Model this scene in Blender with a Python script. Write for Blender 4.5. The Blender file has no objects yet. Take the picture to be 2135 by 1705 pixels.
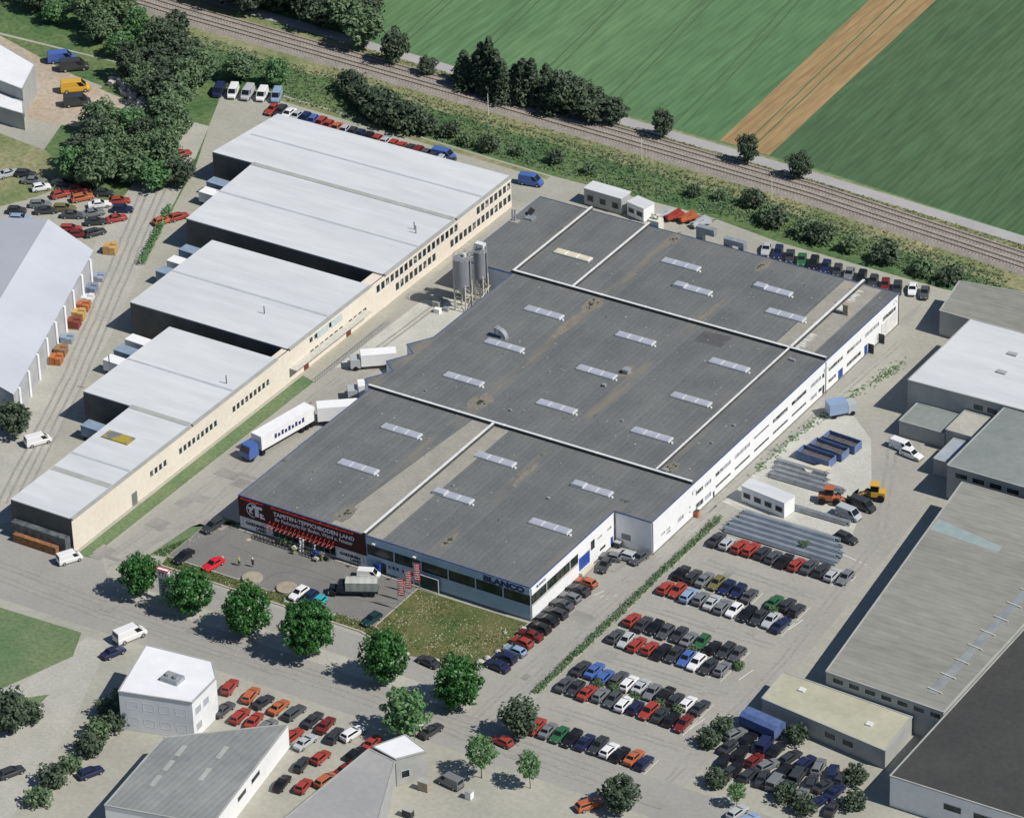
import bpy, math, random
from mathutils import Vector, Matrix
R = math.radians
PI = math.pi
sc = bpy.context.scene
col = sc.collection
random.seed(7)

# ------------------------------------------------------------------ camera, sky, sun, exposure
cam_d = bpy.data.cameras.new('camera')
cam = bpy.data.objects.new('camera', cam_d)
col.objects.link(cam)
cam_d.sensor_fit = 'HORIZONTAL'
cam_d.sensor_width = 36.0
cam_d.lens = 154.78
cam_d.clip_start = 5
cam_d.clip_end = 6000
cam.matrix_world = Matrix(((0.8487773, -0.2516381, 0.4650327, 378.7076),
                           (0.5280113, 0.4498666, -0.7202944, -501.1822),
                           (-0.0279492, 0.8569121, 0.5147043, 397.6513),
                           (0, 0, 0, 1)))
sc.camera = cam
SUN_EL, SUN_AZ = 48.0, 3.0            # azimuth counted from +X towards +Y
world = bpy.data.worlds.new('World')
sc.world = world
world.use_nodes = True
wn = world.node_tree
sky = wn.nodes.new('ShaderNodeTexSky')
sky.sky_type = 'NISHITA'
sky.sun_disc = False
sky.sun_elevation = R(SUN_EL)
sky.sun_rotation = R(90 - SUN_AZ)
sky.air_density = 1.0
sky.dust_density = 0.3
sky.ozone_density = 4.0
bg = wn.nodes['Background']
wn.links.new(sky.outputs[0], bg.inputs[0])
bg.inputs[1].default_value = 0.07
sun_d = bpy.data.lights.new('sun', 'SUN')
sun_d.energy = 4.6
sun_d.angle = R(0.53)
sun_d.color = (1.0, 0.955, 0.88)
sun = bpy.data.objects.new('sun', sun_d)
col.objects.link(sun)
d = Vector((math.cos(R(SUN_EL)) * math.cos(R(SUN_AZ)), math.cos(R(SUN_EL)) * math.sin(R(SUN_AZ)), math.sin(R(SUN_EL))))
sun.rotation_euler = d.to_track_quat('Z', 'Y').to_euler()
sun.location = (200, 0, 250)
sc.view_settings.view_transform = 'Standard'
sc.view_settings.look = 'None'
sc.view_settings.exposure = 0.0
sc.view_settings.gamma = 1.0

# ------------------------------------------------------------------ helpers
class MB:
    """collects shapes, builds them as one mesh"""
    def __init__(s, o=(0, 0, 0)):
        s.v = []; s.f = []; s.m = []; s.o = Vector(o)
    def add(s, vs, fs, mi=0):
        n = len(s.v)
        s.v += [(a[0] - s.o.x, a[1] - s.o.y, a[2] - s.o.z) for a in vs]
        s.f += [tuple(i + n for i in f) for f in fs]
        s.m += [mi] * len(fs)
        return s
    def box(s, x0, x1, y0, y1, z0, z1, mi=0):
        return s.add([(x0, y0, z0), (x1, y0, z0), (x1, y1, z0), (x0, y1, z0), (x0, y0, z1), (x1, y0, z1), (x1, y1, z1), (x0, y1, z1)],
                     [(3, 2, 1, 0), (4, 5, 6, 7), (0, 1, 5, 4), (1, 2, 6, 5), (2, 3, 7, 6), (3, 0, 4, 7)], mi)
    def bar(s, p, q, w, h=None, mi=0):
        h = h or w
        p = Vector(p); q = Vector(q); t = (q - p).normalized()
        up = Vector((0, 0, 1)) if abs(t.z) < .95 else Vector((0, 1, 0))
        a = t.cross(up).normalized() * (w / 2); b = a.cross(t).normalized() * (h / 2)
        return s.add([p - a - b, p + a - b, p + a + b, p - a + b, q - a - b, q + a - b, q + a + b, q - a + b],
                     [(3, 2, 1, 0), (4, 5, 6, 7), (0, 1, 5, 4), (1, 2, 6, 5), (2, 3, 7, 6), (3, 0, 4, 7)], mi)
    def tube(s, pts, rads, n=8, cap=True, mi=0):
        rings = []
        vs = []; fs = []
        for i, p in enumerate(pts):
            p = Vector(p)
            a = Vector(pts[max(i - 1, 0)]); b = Vector(pts[min(i + 1, len(pts) - 1)])
            t = (b - a).normalized()
            up = Vector((0, 0, 1)) if abs(t.z) < .9 else Vector((1, 0, 0))
            u = t.cross(up).normalized(); w = u.cross(t)
            r = rads[i] if isinstance(rads, (list, tuple)) else rads
            for k in range(n):
                an = 2 * PI * k / n
                vs.append(p + u * (r * math.cos(an)) + w * (r * math.sin(an)))
        for i in range(len(pts) - 1):
            for k in range(n):
                k2 = (k + 1) % n
                fs.append((i * n + k2, i * n + k, (i + 1) * n + k, (i + 1) * n + k2))
        if cap:
            fs.append(tuple(range(n)))
            fs.append(tuple((len(pts) - 1) * n + k for k in reversed(range(n))))
        return s.add(vs, fs, mi)
    def prism(s, poly, z0, z1, mi=0, bottom=True):
        n = len(poly)
        vs = [(p[0], p[1], z0) for p in poly] + [(p[0], p[1], z1) for p in poly]
        fs = [(i, (i + 1) % n, n + (i + 1) % n, n + i) for i in range(n)] + [tuple(range(n, 2 * n))]
        if bottom: fs.append(tuple(reversed(range(n))))
        return s.add(vs, fs, mi)
    def sides(s, poly, z0, z1, mi=0, skip=()):
        n = len(poly)
        for i in range(n):
            if i in skip: continue
            a, b = poly[i], poly[(i + 1) % n]
            s.add([(a[0], a[1], z0), (b[0], b[1], z0), (b[0], b[1], z1), (a[0], a[1], z1)], [(0, 1, 2, 3)], mi)
        return s
    def sheet(s, poly, z, mi=0):
        return s.add([(p[0], p[1], z) for p in poly], [tuple(range(len(poly)))], mi)
    def ribbon(s, pts, w, z, mi=0):
        n = len(pts); vs = []
        for i, p in enumerate(pts):
            a = Vector(pts[max(i - 1, 0)][:2]); b = Vector(pts[min(i + 1, n - 1)][:2])
            t = (b - a).normalized(); q = Vector((-t.y, t.x)) * (w / 2)
            vs += [(p[0] + q.x, p[1] + q.y, z), (p[0] - q.x, p[1] - q.y, z)]
        return s.add(vs, [(2 * i, 2 * i + 1, 2 * i + 3, 2 * i + 2) for i in range(n - 1)], mi)
    def panel(s, P, u0, u1, z0, z1, holes, depth, mi=0, rev=False):
        """wall with openings: P(u, z, d) maps to space, d = depth inwards"""
        us = sorted({u0, u1, *[h[0] for h in holes], *[h[1] for h in holes]})
        zs = sorted({z0, z1, *[h[2] for h in holes], *[h[3] for h in holes]})
        us = [u for u in us if u0 <= u <= u1]; zs = [z for z in zs if z0 <= z <= z1]
        def q(a, b, c, e):
            s.add([a, b, c, e], [(0, 1, 2, 3) if not rev else (3, 2, 1, 0)], mi)
        for i in range(len(us) - 1):
            for j in range(len(zs) - 1):
                cu = (us[i] + us[i + 1]) / 2; cz = (zs[j] + zs[j + 1]) / 2
                if any(h[0] < cu < h[1] and h[2] < cz < h[3] for h in holes): continue
                q(P(us[i], zs[j], 0), P(us[i + 1], zs[j], 0), P(us[i + 1], zs[j + 1], 0), P(us[i], zs[j + 1], 0))
        for a, b, c, e in holes:
            q(P(a, c, 0), P(a, c, depth), P(a, e, depth), P(a, e, 0))
            q(P(b, c, depth), P(b, c, 0), P(b, e, 0), P(b, e, depth))
            q(P(a, c, 0), P(b, c, 0), P(b, c, depth), P(a, c, depth))
            q(P(a, e, depth), P(b, e, depth), P(b, e, 0), P(a, e, 0))
        return s
    def build(s, name, m, parent=None, loc=None, smooth=False):
        me = bpy.data.meshes.new(name)
        me.from_pydata(s.v, [], s.f)
        for x in (m if isinstance(m, (list, tuple)) else [m]): me.materials.append(x)
        if any(s.m): me.polygons.foreach_set('material_index', s.m)
        if smooth: me.polygons.foreach_set('use_smooth', [True] * len(s.f))
        me.update()
        o = bpy.data.objects.new(name, me)
        col.objects.link(o)
        if parent is not None: o.parent = parent
        o.location = loc if loc is not None else (s.o if parent is None else (0, 0, 0))
        return o

def tag(o, label=None, cat=None, group=None, kind=None):
    if label: o['label'] = label
    if cat: o['category'] = cat
    if group: o['group'] = group
    if kind: o['kind'] = kind
    return o
def thing(name, label, cat, loc=(0, 0, 0), rz=0, group=None):
    o = bpy.data.objects.new(name, None)
    o.empty_display_size = .5
    col.objects.link(o)
    o.location = loc; o.rotation_euler = (0, 0, rz)
    return tag(o, label, cat, group)
def copy_tree(o, parent=None, mats=None):
    c = o.copy(); col.objects.link(c); c.parent = parent
    if mats and o.type == 'MESH':
        k = o.name.split('.')[0]
        if k in mats:
            c.material_slots[0].link = 'OBJECT'; c.material_slots[0].material = mats[k]
    for ch in o.children: copy_tree(ch, c, mats)
    return c
def struct(name, poly, z, m):
    return tag(MB().sheet(poly, z).build(name, m), kind='structure')
ORD = ['first', 'second', 'third', 'fourth', 'fifth', 'sixth', 'seventh', 'eighth', 'ninth', 'tenth', 'eleventh', 'twelfth',
       'thirteenth', 'fourteenth', 'fifteenth', 'sixteenth', 'seventeenth', 'eighteenth', 'nineteenth', 'twentieth', 'twenty-first', 'twenty-second', 'twenty-third', 'twenty-fourth', 'twenty-fifth', 'twenty-sixth']

# ------------------------------------------------------------------ materials
def mat(name, c, c2=None, rough=.85, scale=.3, detail=6, spec=.3, metal=0, bump=0, fine=None, coords='pos', ramp=(.35, .65), stretch=None):
    """principled material, colour broken up by two noises in world space"""
    m = bpy.data.materials.new(name); m.use_nodes = True
    nt = m.node_tree; N = nt.nodes; L = nt.links
    b = N['Principled BSDF']
    b.inputs['Roughness'].default_value = rough
    b.inputs['Metallic'].default_value = metal
    b.inputs['Specular IOR Level'].default_value = spec
    if c2 is None:
        b.inputs['Base Color'].default_value = (*c, 1)
        return m
    if coords == 'pos':
        g = N.new('ShaderNodeNewGeometry'); src = g.outputs['Position']
    else:
        g = N.new('ShaderNodeTexCoord'); src = g.outputs['Object']
    if stretch:
        mp = N.new('ShaderNodeMapping'); mp.inputs['Scale'].default_value = stretch
        L.new(src, mp.inputs[0]); src = mp.outputs[0]
    n = N.new('ShaderNodeTexNoise'); n.inputs['Scale'].default_value = scale; n.inputs['Detail'].default_value = detail
    n.inputs['Roughness'].default_value = .62
    L.new(src, n.inputs['Vector'])
    r = N.new('ShaderNodeValToRGB')
    r.color_ramp.elements[0].position = ramp[0]; r.color_ramp.elements[0].color = (*c, 1)
    r.color_ramp.elements[1].position = ramp[1]; r.color_ramp.elements[1].color = (*c2, 1)
    L.new(n.outputs['Fac'], r.inputs[0])
    out = r.outputs[0]
    if fine:
        n2 = N.new('ShaderNodeTexNoise'); n2.inputs['Scale'].default_value = fine[0]; n2.inputs['Detail'].default_value = 3
        L.new(src, n2.inputs['Vector'])
        mr = N.new('ShaderNodeMapRange'); mr.inputs[1].default_value = .3; mr.inputs[2].default_value = .7
        mr.inputs[3].default_value = 1 - fine[1]; mr.inputs[4].default_value = 1 + fine[1]
        L.new(n2.outputs['Fac'], mr.inputs[0])
        mx = N.new('ShaderNodeVectorMath'); mx.operation = 'SCALE'
        L.new(out, mx.inputs[0]); L.new(mr.outputs[0], mx.inputs['Scale'])
        out = mx.outputs[0]
    L.new(out, b.inputs['Base Color'])
    if bump:
        bp = N.new('ShaderNodeBump'); bp.inputs['Strength'].default_value = bump; bp.inputs['Distance'].default_value = .1
        L.new(n.outputs['Fac'], bp.inputs['Height']); L.new(bp.outputs[0], b.inputs['Normal'])
    return m

def leaf_mat(name, dark, light, rough=.5):
    m = bpy.data.materials.new(name); m.use_nodes = True
    nt = m.node_tree; N = nt.nodes; L = nt.links
    b = N['Principled BSDF']; b.inputs['Roughness'].default_value = rough; b.inputs['Specular IOR Level'].default_value = .45
    g = N.new('ShaderNodeNewGeometry')
    r = N.new('ShaderNodeValToRGB')
    r.color_ramp.elements[0].color = (*dark, 1); r.color_ramp.elements[1].color = (*light, 1)
    L.new(g.outputs['Random Per Island'], r.inputs[0])
    L.new(r.outputs[0], b.inputs['Base Color'])
    t = N.new('ShaderNodeBsdfTranslucent'); L.new(r.outputs[0], t.inputs[0])
    mx = N.new('ShaderNodeMixShader'); mx.inputs[0].default_value = .25
    L.new(b.outputs[0], mx.inputs[1]); L.new(t.outputs[0], mx.inputs[2])
    L.new(mx.outputs[0], N['Material Output'].inputs[0])
    return m

def stripes(m, axis, width, amount, edge=.12):
    """seams every `width` metres along world axis: darkens base colour of material m"""
    nt = m.node_tree; N = nt.nodes; L = nt.links
    b = N['Principled BSDF']
    src = b.inputs['Base Color'].links[0].from_socket if b.inputs['Base Color'].links else None
    g = N.new('ShaderNodeNewGeometry'); sp = N.new('ShaderNodeSeparateXYZ'); L.new(g.outputs['Position'], sp.inputs[0])
    dv = N.new('ShaderNodeMath'); dv.operation = 'DIVIDE'; dv.inputs[1].default_value = width
    L.new(sp.outputs[axis], dv.inputs[0])
    fr = N.new('ShaderNodeMath'); fr.operation = 'FRACT'; L.new(dv.outputs[0], fr.inputs[0])
    lt = N.new('ShaderNodeMath'); lt.operation = 'LESS_THAN'; lt.inputs[1].default_value = edge; L.new(fr.outputs[0], lt.inputs[0])
    fl = N.new('ShaderNodeMath'); fl.operation = 'FLOOR'; L.new(dv.outputs[0], fl.inputs[0])
    wn_ = N.new('ShaderNodeTexWhiteNoise'); wn_.noise_dimensions = '1D'; L.new(fl.outputs[0], wn_.inputs['W'])
    a = N.new('ShaderNodeMath'); a.operation = 'MULTIPLY_ADD'; a.inputs[1].default_value = -amount; a.inputs[2].default_value = 1
    L.new(lt.outputs[0], a.inputs[0])
    a2 = N.new('ShaderNodeMath'); a2.operation = 'MULTIPLY_ADD'; a2.inputs[1].default_value = amount * .7; L.new(wn_.outputs[0], a2.inputs[0])
    L.new(a.outputs[0], a2.inputs[2])
    mx = N.new('ShaderNodeVectorMath'); mx.operation = 'SCALE'; L.new(a2.outputs[0], mx.inputs['Scale'])
    if src: L.new(src, mx.inputs[0])
    else: mx.inputs[0].default_value = b.inputs['Base Color'].default_value[:3]
    L.new(mx.outputs[0], b.inputs['Base Color'])
    return m

def felt_roof():
    """bitumen roofing felt: strips along Y, dust in the valleys at x = 19, 38.4"""
    m = mat('roofing_felt', (.118, .125, .127), (.150, .155, .154), rough=.9, scale=.12, fine=(2.2, .10))
    stripes(m, 0, 1.05, .17, .14)
    stripes(m, 1, 5.0, .05, .03)
    nt = m.node_tree; N = nt.nodes; L = nt.links
    b = N['Principled BSDF']; src = b.inputs['Base Color'].links[0].from_socket
    g = N.new('ShaderNodeNewGeometry'); sp = N.new('ShaderNodeSeparateXYZ'); L.new(g.outputs['Position'], sp.inputs[0])
    mo = N.new('ShaderNodeMath'); mo.operation = 'PINGPONG'; mo.inputs[1].default_value = 9.6
    sh = N.new('ShaderNodeMath'); sh.operation = 'ADD'; sh.inputs[1].default_value = 0.2 + 192; L.new(sp.outputs[0], sh.inputs[0]); L.new(sh.outputs[0], mo.inputs[0])
    mr = N.new('ShaderNodeMapRange'); mr.interpolation_type = 'SMOOTHSTEP'
    mr.inputs[1].default_value = 0.3; mr.inputs[2].default_value = 1.6; mr.inputs[3].default_value = 1; mr.inputs[4].default_value = 0
    L.new(mo.outputs[0], mr.inputs[0])
    mp = N.new('ShaderNodeMapping'); mp.inputs['Scale'].default_value = (.5, .09, 1); L.new(g.outputs['Position'], mp.inputs[0])
    n = N.new('ShaderNodeTexNoise'); n.inputs['Scale'].default_value = 1; n.inputs['Detail'].default_value = 7; L.new(mp.outputs[0], n.inputs['Vector'])
    r = N.new('ShaderNodeMapRange'); r.inputs[1].default_value = .45; r.inputs[2].default_value = .62; r.inputs[3].default_value = 0; r.inputs[4].default_value = .75
    L.new(n.outputs['Fac'], r.inputs[0])
    mu = N.new('ShaderNodeMath'); mu.operation = 'MULTIPLY'; L.new(mr.outputs[0], mu.inputs[0]); L.new(r.outputs[0], mu.inputs[1])
    mx = N.new('ShaderNodeMix'); mx.data_type = 'RGBA'
    L.new(mu.outputs[0], mx.inputs[0]); L.new(src, mx.inputs[6]); mx.inputs[7].default_value = (.215, .195, .158, 1)
    # damp dark blotches close to the valleys
    n3 = N.new('ShaderNodeTexNoise'); n3.inputs['Scale'].default_value = .35; n3.inputs['Detail'].default_value = 8; L.new(g.outputs['Position'], n3.inputs['Vector'])
    r3 = N.new('ShaderNodeMapRange'); r3.inputs[1].default_value = .66; r3.inputs[2].default_value = .70; r3.inputs[3].default_value = 0; r3.inputs[4].default_value = .6
    L.new(n3.outputs['Fac'], r3.inputs[0])
    mu2 = N.new('ShaderNodeMath'); mu2.operation = 'MULTIPLY'; L.new(mr.outputs[0], mu2.inputs[0]); L.new(r3.outputs[0], mu2.inputs[1])
    mx2 = N.new('ShaderNodeMix'); mx2.data_type = 'RGBA'
    L.new(mu2.outputs[0], mx2.inputs[0]); L.new(mx.outputs[2], mx2.inputs[6]); mx2.inputs[7].default_value = (.03, .033, .03, 1)
    L.new(mx2.outputs[2], b.inputs['Base Color'])
    return m

def glass_mat(name, c, c2=None, scale=.8):
    return mat(name, c, c2, rough=.18, spec=.35, scale=scale, ramp=(.45, .6))

M = {}
M['yard'] = mat('yard_concrete', (.325, .32, .272), (.395, .385, .325), scale=.06, fine=(1.2, .08))
M['asphalt'] = mat('lot_asphalt', (.172, .168, .160), (.202, .198, .187), scale=.15, fine=(2.5, .09))
M['road'] = mat('road_asphalt', (.285, .277, .255), (.335, .325, .30), scale=.05, fine=(1.5, .06))
M['lane'] = mat('lane_asphalt', (.305, .298, .265), (.355, .345, .305), scale=.07, fine=(1.5, .07))
M['lightyard'] = mat('light_gravel', (.42, .42, .375), (.52, .515, .46), scale=.12, fine=(2, .1))
M['paving'] = mat('pale_paving', (.37, .365, .32), (.43, .42, .37), scale=.2, fine=(2, .1))
M['kerb'] = mat('kerb_stone', (.36, .34, .29), (.46, .43, .37), scale=.8, fine=(3, .2))
M['field'] = stripes(mat('young_crop', (.082, .172, .075), (.115, .208, .095), scale=.02, fine=(.7, .16), stretch=(1, .15, 1)), 0, 1.4, .10, .35)
M['field2'] = stripes(mat('older_crop', (.055, .112, .052), (.078, .138, .066), scale=.025, fine=(.7, .18), stretch=(1, .15, 1)), 0, 1.4, .12, .35)
M['soil'] = stripes(mat('tilled_soil', (.27, .18, .085), (.36, .245, .12), scale=.1, fine=(1.2, .15), stretch=(1, .12, 1)), 0, 1.9, .12, .3)
M['rough_grass'] = mat('rough_grass', (.055, .125, .045), (.14, .185, .075), scale=.09, fine=(1.0, .3))
M['verge'] = mat('dry_verge', (.15, .19, .08), (.29, .27, .155), scale=.10, fine=(1.1, .25))
M['lawn'] = mat('lawn', (.095, .165, .075), (.16, .205, .105), scale=.12, fine=(1.5, .2))
M['scrub_soil'] = mat('dry_field', (.070, .105, .030), (.135, .128, .052), scale=.16, detail=9, fine=(2.2, .25), ramp=(.38, .6))
M['ballast'] = mat('ballast', (.27, .248, .22), (.345, .315, .275), scale=.4, fine=(3, .2))
M['path'] = mat('path_asphalt', (.34, .33, .325), (.40, .39, .38), scale=.08, fine=(2, .06))
M['earth'] = mat('bare_earth', (.36, .29, .215), (.45, .39, .31), scale=.1, fine=(1, .15))
M['line'] = mat('line_paint', (.62, .62, .58), (.72, .72, .68), scale=.8)
M['rail'] = mat('rail_steel', (.16, .12, .10), (.24, .20, .18), scale=1, metal=.6, rough=.45)
M['sleeper'] = mat('sleeper', (.25, .22, .19), (.32, .285, .245), scale=1)
M['roof'] = felt_roof()
M['gravelroof'] = mat('gravel_strip', (.285, .275, .235), (.335, .322, .275), scale=.3, fine=(3, .12))
M['white'] = mat('white_render', (.765, .768, .77), (.80, .80, .80), scale=.25, fine=(1.0, .03), rough=.8)
M['white_side'] = mat('white_panel', (.70, .71, .72), (.78, .785, .79), scale=.15, fine=(.8, .04), rough=.7)
M['blue_panel'] = mat('pale_blue_panel', (.37, .49, .60), (.43, .55, .655), scale=.2, fine=(.8, .05), rough=.7)
M['trim_blue'] = mat('blue_trim', (.06, .09, .21), (.09, .13, .28), scale=.6, rough=.5)
M['cap_white'] = mat('sheet_metal_cap', (.60, .61, .61), (.74, .745, .74), scale=.4, rough=.55)
M['upstand'] = mat('felt_upstand', (.05, .05, .048), (.09, .088, .082), scale=.8)
M['glass'] = glass_mat('dark_glass', (.012, .02, .022), (.05, .065, .062), .7)
M['glass_green'] = glass_mat('green_glass', (.018, .03, .027), (.06, .075, .06), .35)
M['blind'] = mat('grey_blind', (.36, .375, .40), (.44, .455, .48), scale=3, rough=.6)
M['office'] = mat('glass_with_blinds', (.02, .024, .032), (.38, .38, .38), scale=1.5, rough=.2, ramp=(.5, .57))
M['frame'] = mat('window_frame', (.30, .31, .32), (.38, .39, .40), scale=1)
M['frame_white'] = mat('pale_frame', (.62, .63, .64), (.70, .70, .70), scale=1)
M['maroon'] = mat('maroon_panel', (.052, .012, .012), (.075, .018, .017), scale=.3, rough=.6)
M['red'] = mat('red_paint', (.55, .03, .022), (.66, .05, .035), scale=1, rough=.45)
M['navy'] = mat('navy_letters', (.03, .04, .13), (.045, .055, .17), scale=1, rough=.5)
M['letter_white'] = mat('white_letters', (.78, .79, .80), (.84, .84, .84), scale=1)
M['letter_dark'] = mat('dark_letters', (.022, .022, .03), (.04, .035, .045), scale=1)
M['blue_door'] = mat('blue_door', (.022, .06, .30), (.03, .085, .38), scale=.8, rough=.5)
M['dome'] = mat('acrylic_dome', (.35, .37, .43), (.42, .44, .50), scale=.5, rough=.3, spec=.5)
M['dome_old'] = mat('aged_dome', (.60, .56, .42), (.68, .64, .50), scale=.6, rough=.4)
M['dome_frame'] = mat('alloy_frame', (.60, .61, .60), (.70, .70, .68), scale=1, rough=.5)
M['steel'] = mat('galvanised', (.30, .32, .34), (.42, .44, .46), scale=.8, rough=.45, metal=.35)
M['silo'] = mat('silo_sheet', (.25, .257, .275), (.31, .318, .335), scale=.5, rough=.5, metal=.15, stretch=(1, 1, .3))
M['pale_steel'] = mat('pale_steel', (.62, .61, .50), (.70, .69, .58), scale=1, rough=.6)
M['dark_metal'] = mat('dark_metal', (.03, .035, .038), (.06, .065, .07), scale=1, rough=.6)
M['bitumen'] = mat('dark_bitumen', (.048, .048, .047), (.062, .062, .060), scale=.08, fine=(1.2, .1))
M['lightroof'] = stripes(mat('pale_roof', (.545, .56, .575), (.60, .612, .62), scale=.09, detail=10, fine=(.5, .05), rough=.75, stretch=(.25, 1, 1)), 1, 1.6, .06, .07)
M['lightroof_s'] = stripes(mat('pale_metal_roof', (.44, .46, .51), (.50, .52, .57), scale=.05, rough=.7), 1, 1.2, .03, .1)
M['gutter'] = mat('grey_gutter', (.32, .33, .31), (.40, .405, .38), scale=.4)
M['cream'] = mat('cream_render', (.68, .61, .515), (.73, .665, .57), scale=.15, fine=(1.2, .04))
M['greyroof'] = stripes(mat('fibre_cement', (.225, .222, .20), (.27, .266, .24), scale=.05, detail=9, fine=(.8, .10), stretch=(.35, 1, 1)), 1, 1.1, .10, .2)
M['greyroof2'] = stripes(mat('corrugated_grey', (.20, .212, .21), (.26, .272, .268), scale=.12, fine=(1, .06)), 0, 1.0, .14, .25)
M['greenroof'] = mat('grey_green_roof', (.20, .225, .215), (.25, .275, .26), scale=.08, fine=(1, .07))
M['greywall'] = mat('grey_wall', (.33, .34, .33), (.41, .41, .39), scale=.3)
M['sandroof'] = mat('sandy_roof', (.37, .365, .27), (.45, .44, .335), scale=.15, fine=(1, .06))
M['flatroof'] = mat('grey_flat_roof', (.30, .30, .30), (.36, .355, .345), scale=.07, fine=(1, .05))
M['whiteroof'] = mat('white_membrane', (.70, .71, .73), (.78, .785, .80), scale=.08, fine=(.6, .03))
M['rubber'] = mat('rubber', (.012, .012, .013), rough=.8)
M['hub'] = mat('hub_alloy', (.45, .46, .47), rough=.4, metal=.5)
M['car_glass'] = glass_mat('car_glass', (.012, .015, .018))
M['lamp'] = mat('lamp_lens', (.7, .7, .68), rough=.2)
M['tail'] = mat('tail_lamp', (.25, .012, .012), rough=.3)
M['bark'] = mat('bark', (.06, .045, .03), (.11, .085, .06), scale=3)
M['leaf'] = leaf_mat('street_leaf', (.014, .075, .016), (.075, .225, .05), .42)
M['leaf_mid'] = leaf_mat('wood_leaf', (.085, .150, .075), (.175, .255, .130), .7)
M['leaf_dark'] = leaf_mat('dark_leaf', (.050, .082, .050), (.110, .152, .090), .7)
M['leaf_young'] = leaf_mat('young_leaf', (.085, .20, .075), (.16, .30, .12), .55)
M['stone'] = mat('pale_stone', (.36, .33, .235), (.54, .49, .37), scale=3)
M['boulder'] = mat('boulder', (.36, .35, .31), (.52, .50, .45), scale=2, bump=.5)
M['concrete'] = mat('cast_concrete', (.30, .265, .20), (.38, .335, .26), scale=.8, fine=(3, .15))
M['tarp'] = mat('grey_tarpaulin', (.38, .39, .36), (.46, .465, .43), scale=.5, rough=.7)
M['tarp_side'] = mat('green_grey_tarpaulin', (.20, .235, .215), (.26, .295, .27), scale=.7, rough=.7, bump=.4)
M['truck_dark'] = mat('dark_truck', (.010, .014, .022), (.02, .028, .042), scale=2, rough=.35)
M['skin'] = mat('skin', (.50, .29, .20))
def paint(name, c, rough=.3):
    return mat(name + '_paint', c, rough=rough, spec=.5)
PAINT = {
    'white': paint('white', (.74, .74, .74)), 'black': paint('black', (.014, .015, .018)), 'charcoal': paint('charcoal', (.042, .045, .05)),
    'dark grey': paint('dark_grey', (.075, .08, .088)), 'grey': paint('grey', (.17, .18, .19)), 'silver': paint('silver', (.42, .44, .46)),
    'red': paint('red', (.33, .05, .036)), 'dark red': paint('dark_red', (.16, .022, .02)), 'bright red': paint('bright_red', (.60, .02, .03)), 'orange': paint('orange', (.43, .125, .05)),
    'navy': paint('navy', (.018, .026, .075)), 'blue': paint('blue', (.065, .13, .38)), 'pale blue': paint('pale_blue', (.25, .34, .50)),
    'teal': paint('teal', (.03, .36, .42)), 'green': paint('green', (.03, .12, .05)), 'dark green': paint('dark_green', (.012, .042, .045)),
    'olive': paint('olive', (.16, .15, .06)), 'yellow': paint('yellow', (.62, .36, .05)),
}

# ------------------------------------------------------------------ ground and setting
def lvl(k): return -0.024 + 0.004 * k
struct('ground', [(-1500, -1500), (1500, -1500), (1500, 1500), (-1500, 1500)], lvl(0), M['yard'])
RAIL = [(-420, 192), (-260, 168), (-124, 157.0), (-66, 154.9), (-15.6, 152.9), (27.5, 150.7), (74.5, 145.8), (140, 135), (260, 108), (420, 62)]
def off(pts, dy): return [(x, y + dy) for x, y in pts]
def band(pts, a, b): return [(x, y + a) for x, y in pts] + [(x, y + b) for x, y in reversed(pts)]
struct('meadow', [(-420, 125), (-97, 133), (-88, 136.5), (-20, 133), (14, 133.5), (31, 131), (66, 130), (74, 131), (76, 133), (140, 118), (300, 60)] + list(reversed(off(RAIL, 0))), lvl(1), M['rough_grass'])
struct('field_of_crops', band(RAIL, 0, 420), lvl(1), M['field'])
PATH = [(-420, 199), (-260, 175), (-124, 165.5), (-67.5, 162.4), (-16.8, 159.2), (24.7, 157.0), (70.5, 153.6), (140, 146), (260, 117), (420, 71)]
struct('dark_field', [(12.6, 160.4), (24.7, 160.0), (70.5, 155.2), (140, 146), (260, 120), (420, 74), (420, 480), (-2, 400), (-20, 375), (9.2, 237)], lvl(2), M['field2'])
struct('tilled_strip', [(1.2, 161.2), (12.6, 160.4), (9.4, 237), (0, 310), (-10, 375), (-22, 375), (-10, 300), (-2.7, 231)], lvl(3), M['soil'])
struct('dry_verge', band(RAIL, -9, 8.5), lvl(7), M['verge'])
struct('field_path', band(PATH, -1.5, 1.5), lvl(8), M['path'])
ballast = MB()
n = len(RAIL)
for i in range(n - 1):
    (x0, y0), (x1, y1) = RAIL[i], RAIL[i + 1]
    pr = [(-4.1, -.02), (-3.2, .45), (3.2, .45), (4.1, -.02)]
    ballast.add([(x0, y0 + a, z) for a, z in pr] + [(x1, y1 + a, z) for a, z in pr], [(0, 4, 5, 1), (1, 5, 6, 2), (2, 6, 7, 3)])
tag(ballast.build('railway_ballast', M['ballast']), kind='structure')
def poly_at(pts, x):
    for (x0, y0), (x1, y1) in zip(pts, pts[1:]):
        if x0 <= x <= x1: return y0 + (y1 - y0) * (x - x0) / (x1 - x0)
for dy, lab in ((-1.7, 'railway track nearer the workshops on grey ballast'), (1.7, 'railway track nearer the fields on grey ballast')):
    t = thing('railway_track', lab, 'railway track', (0, 153 + dy, .45), group='tracks of the double line')
    bed = MB((0, 153 + dy, .45))
    x = -200.0
    while x < 220:
        y = poly_at(RAIL, x) + dy
        bed.box(x - .13, x + .13, y - 1.3, y + 1.3, .45, .56); x += .75
    bed.build('sleeper_bed', M['sleeper'], t)
    for g in (-.72, .72):
        r = MB((0, 153 + dy, .45))
        pts = [(x, y + dy + g, .63) for x, y in RAIL[1:-1]]
        for a, b in zip(pts, pts[1:]): r.bar(a, b, .10, .15)
        r.build('rail', M['rail'], t)

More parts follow.
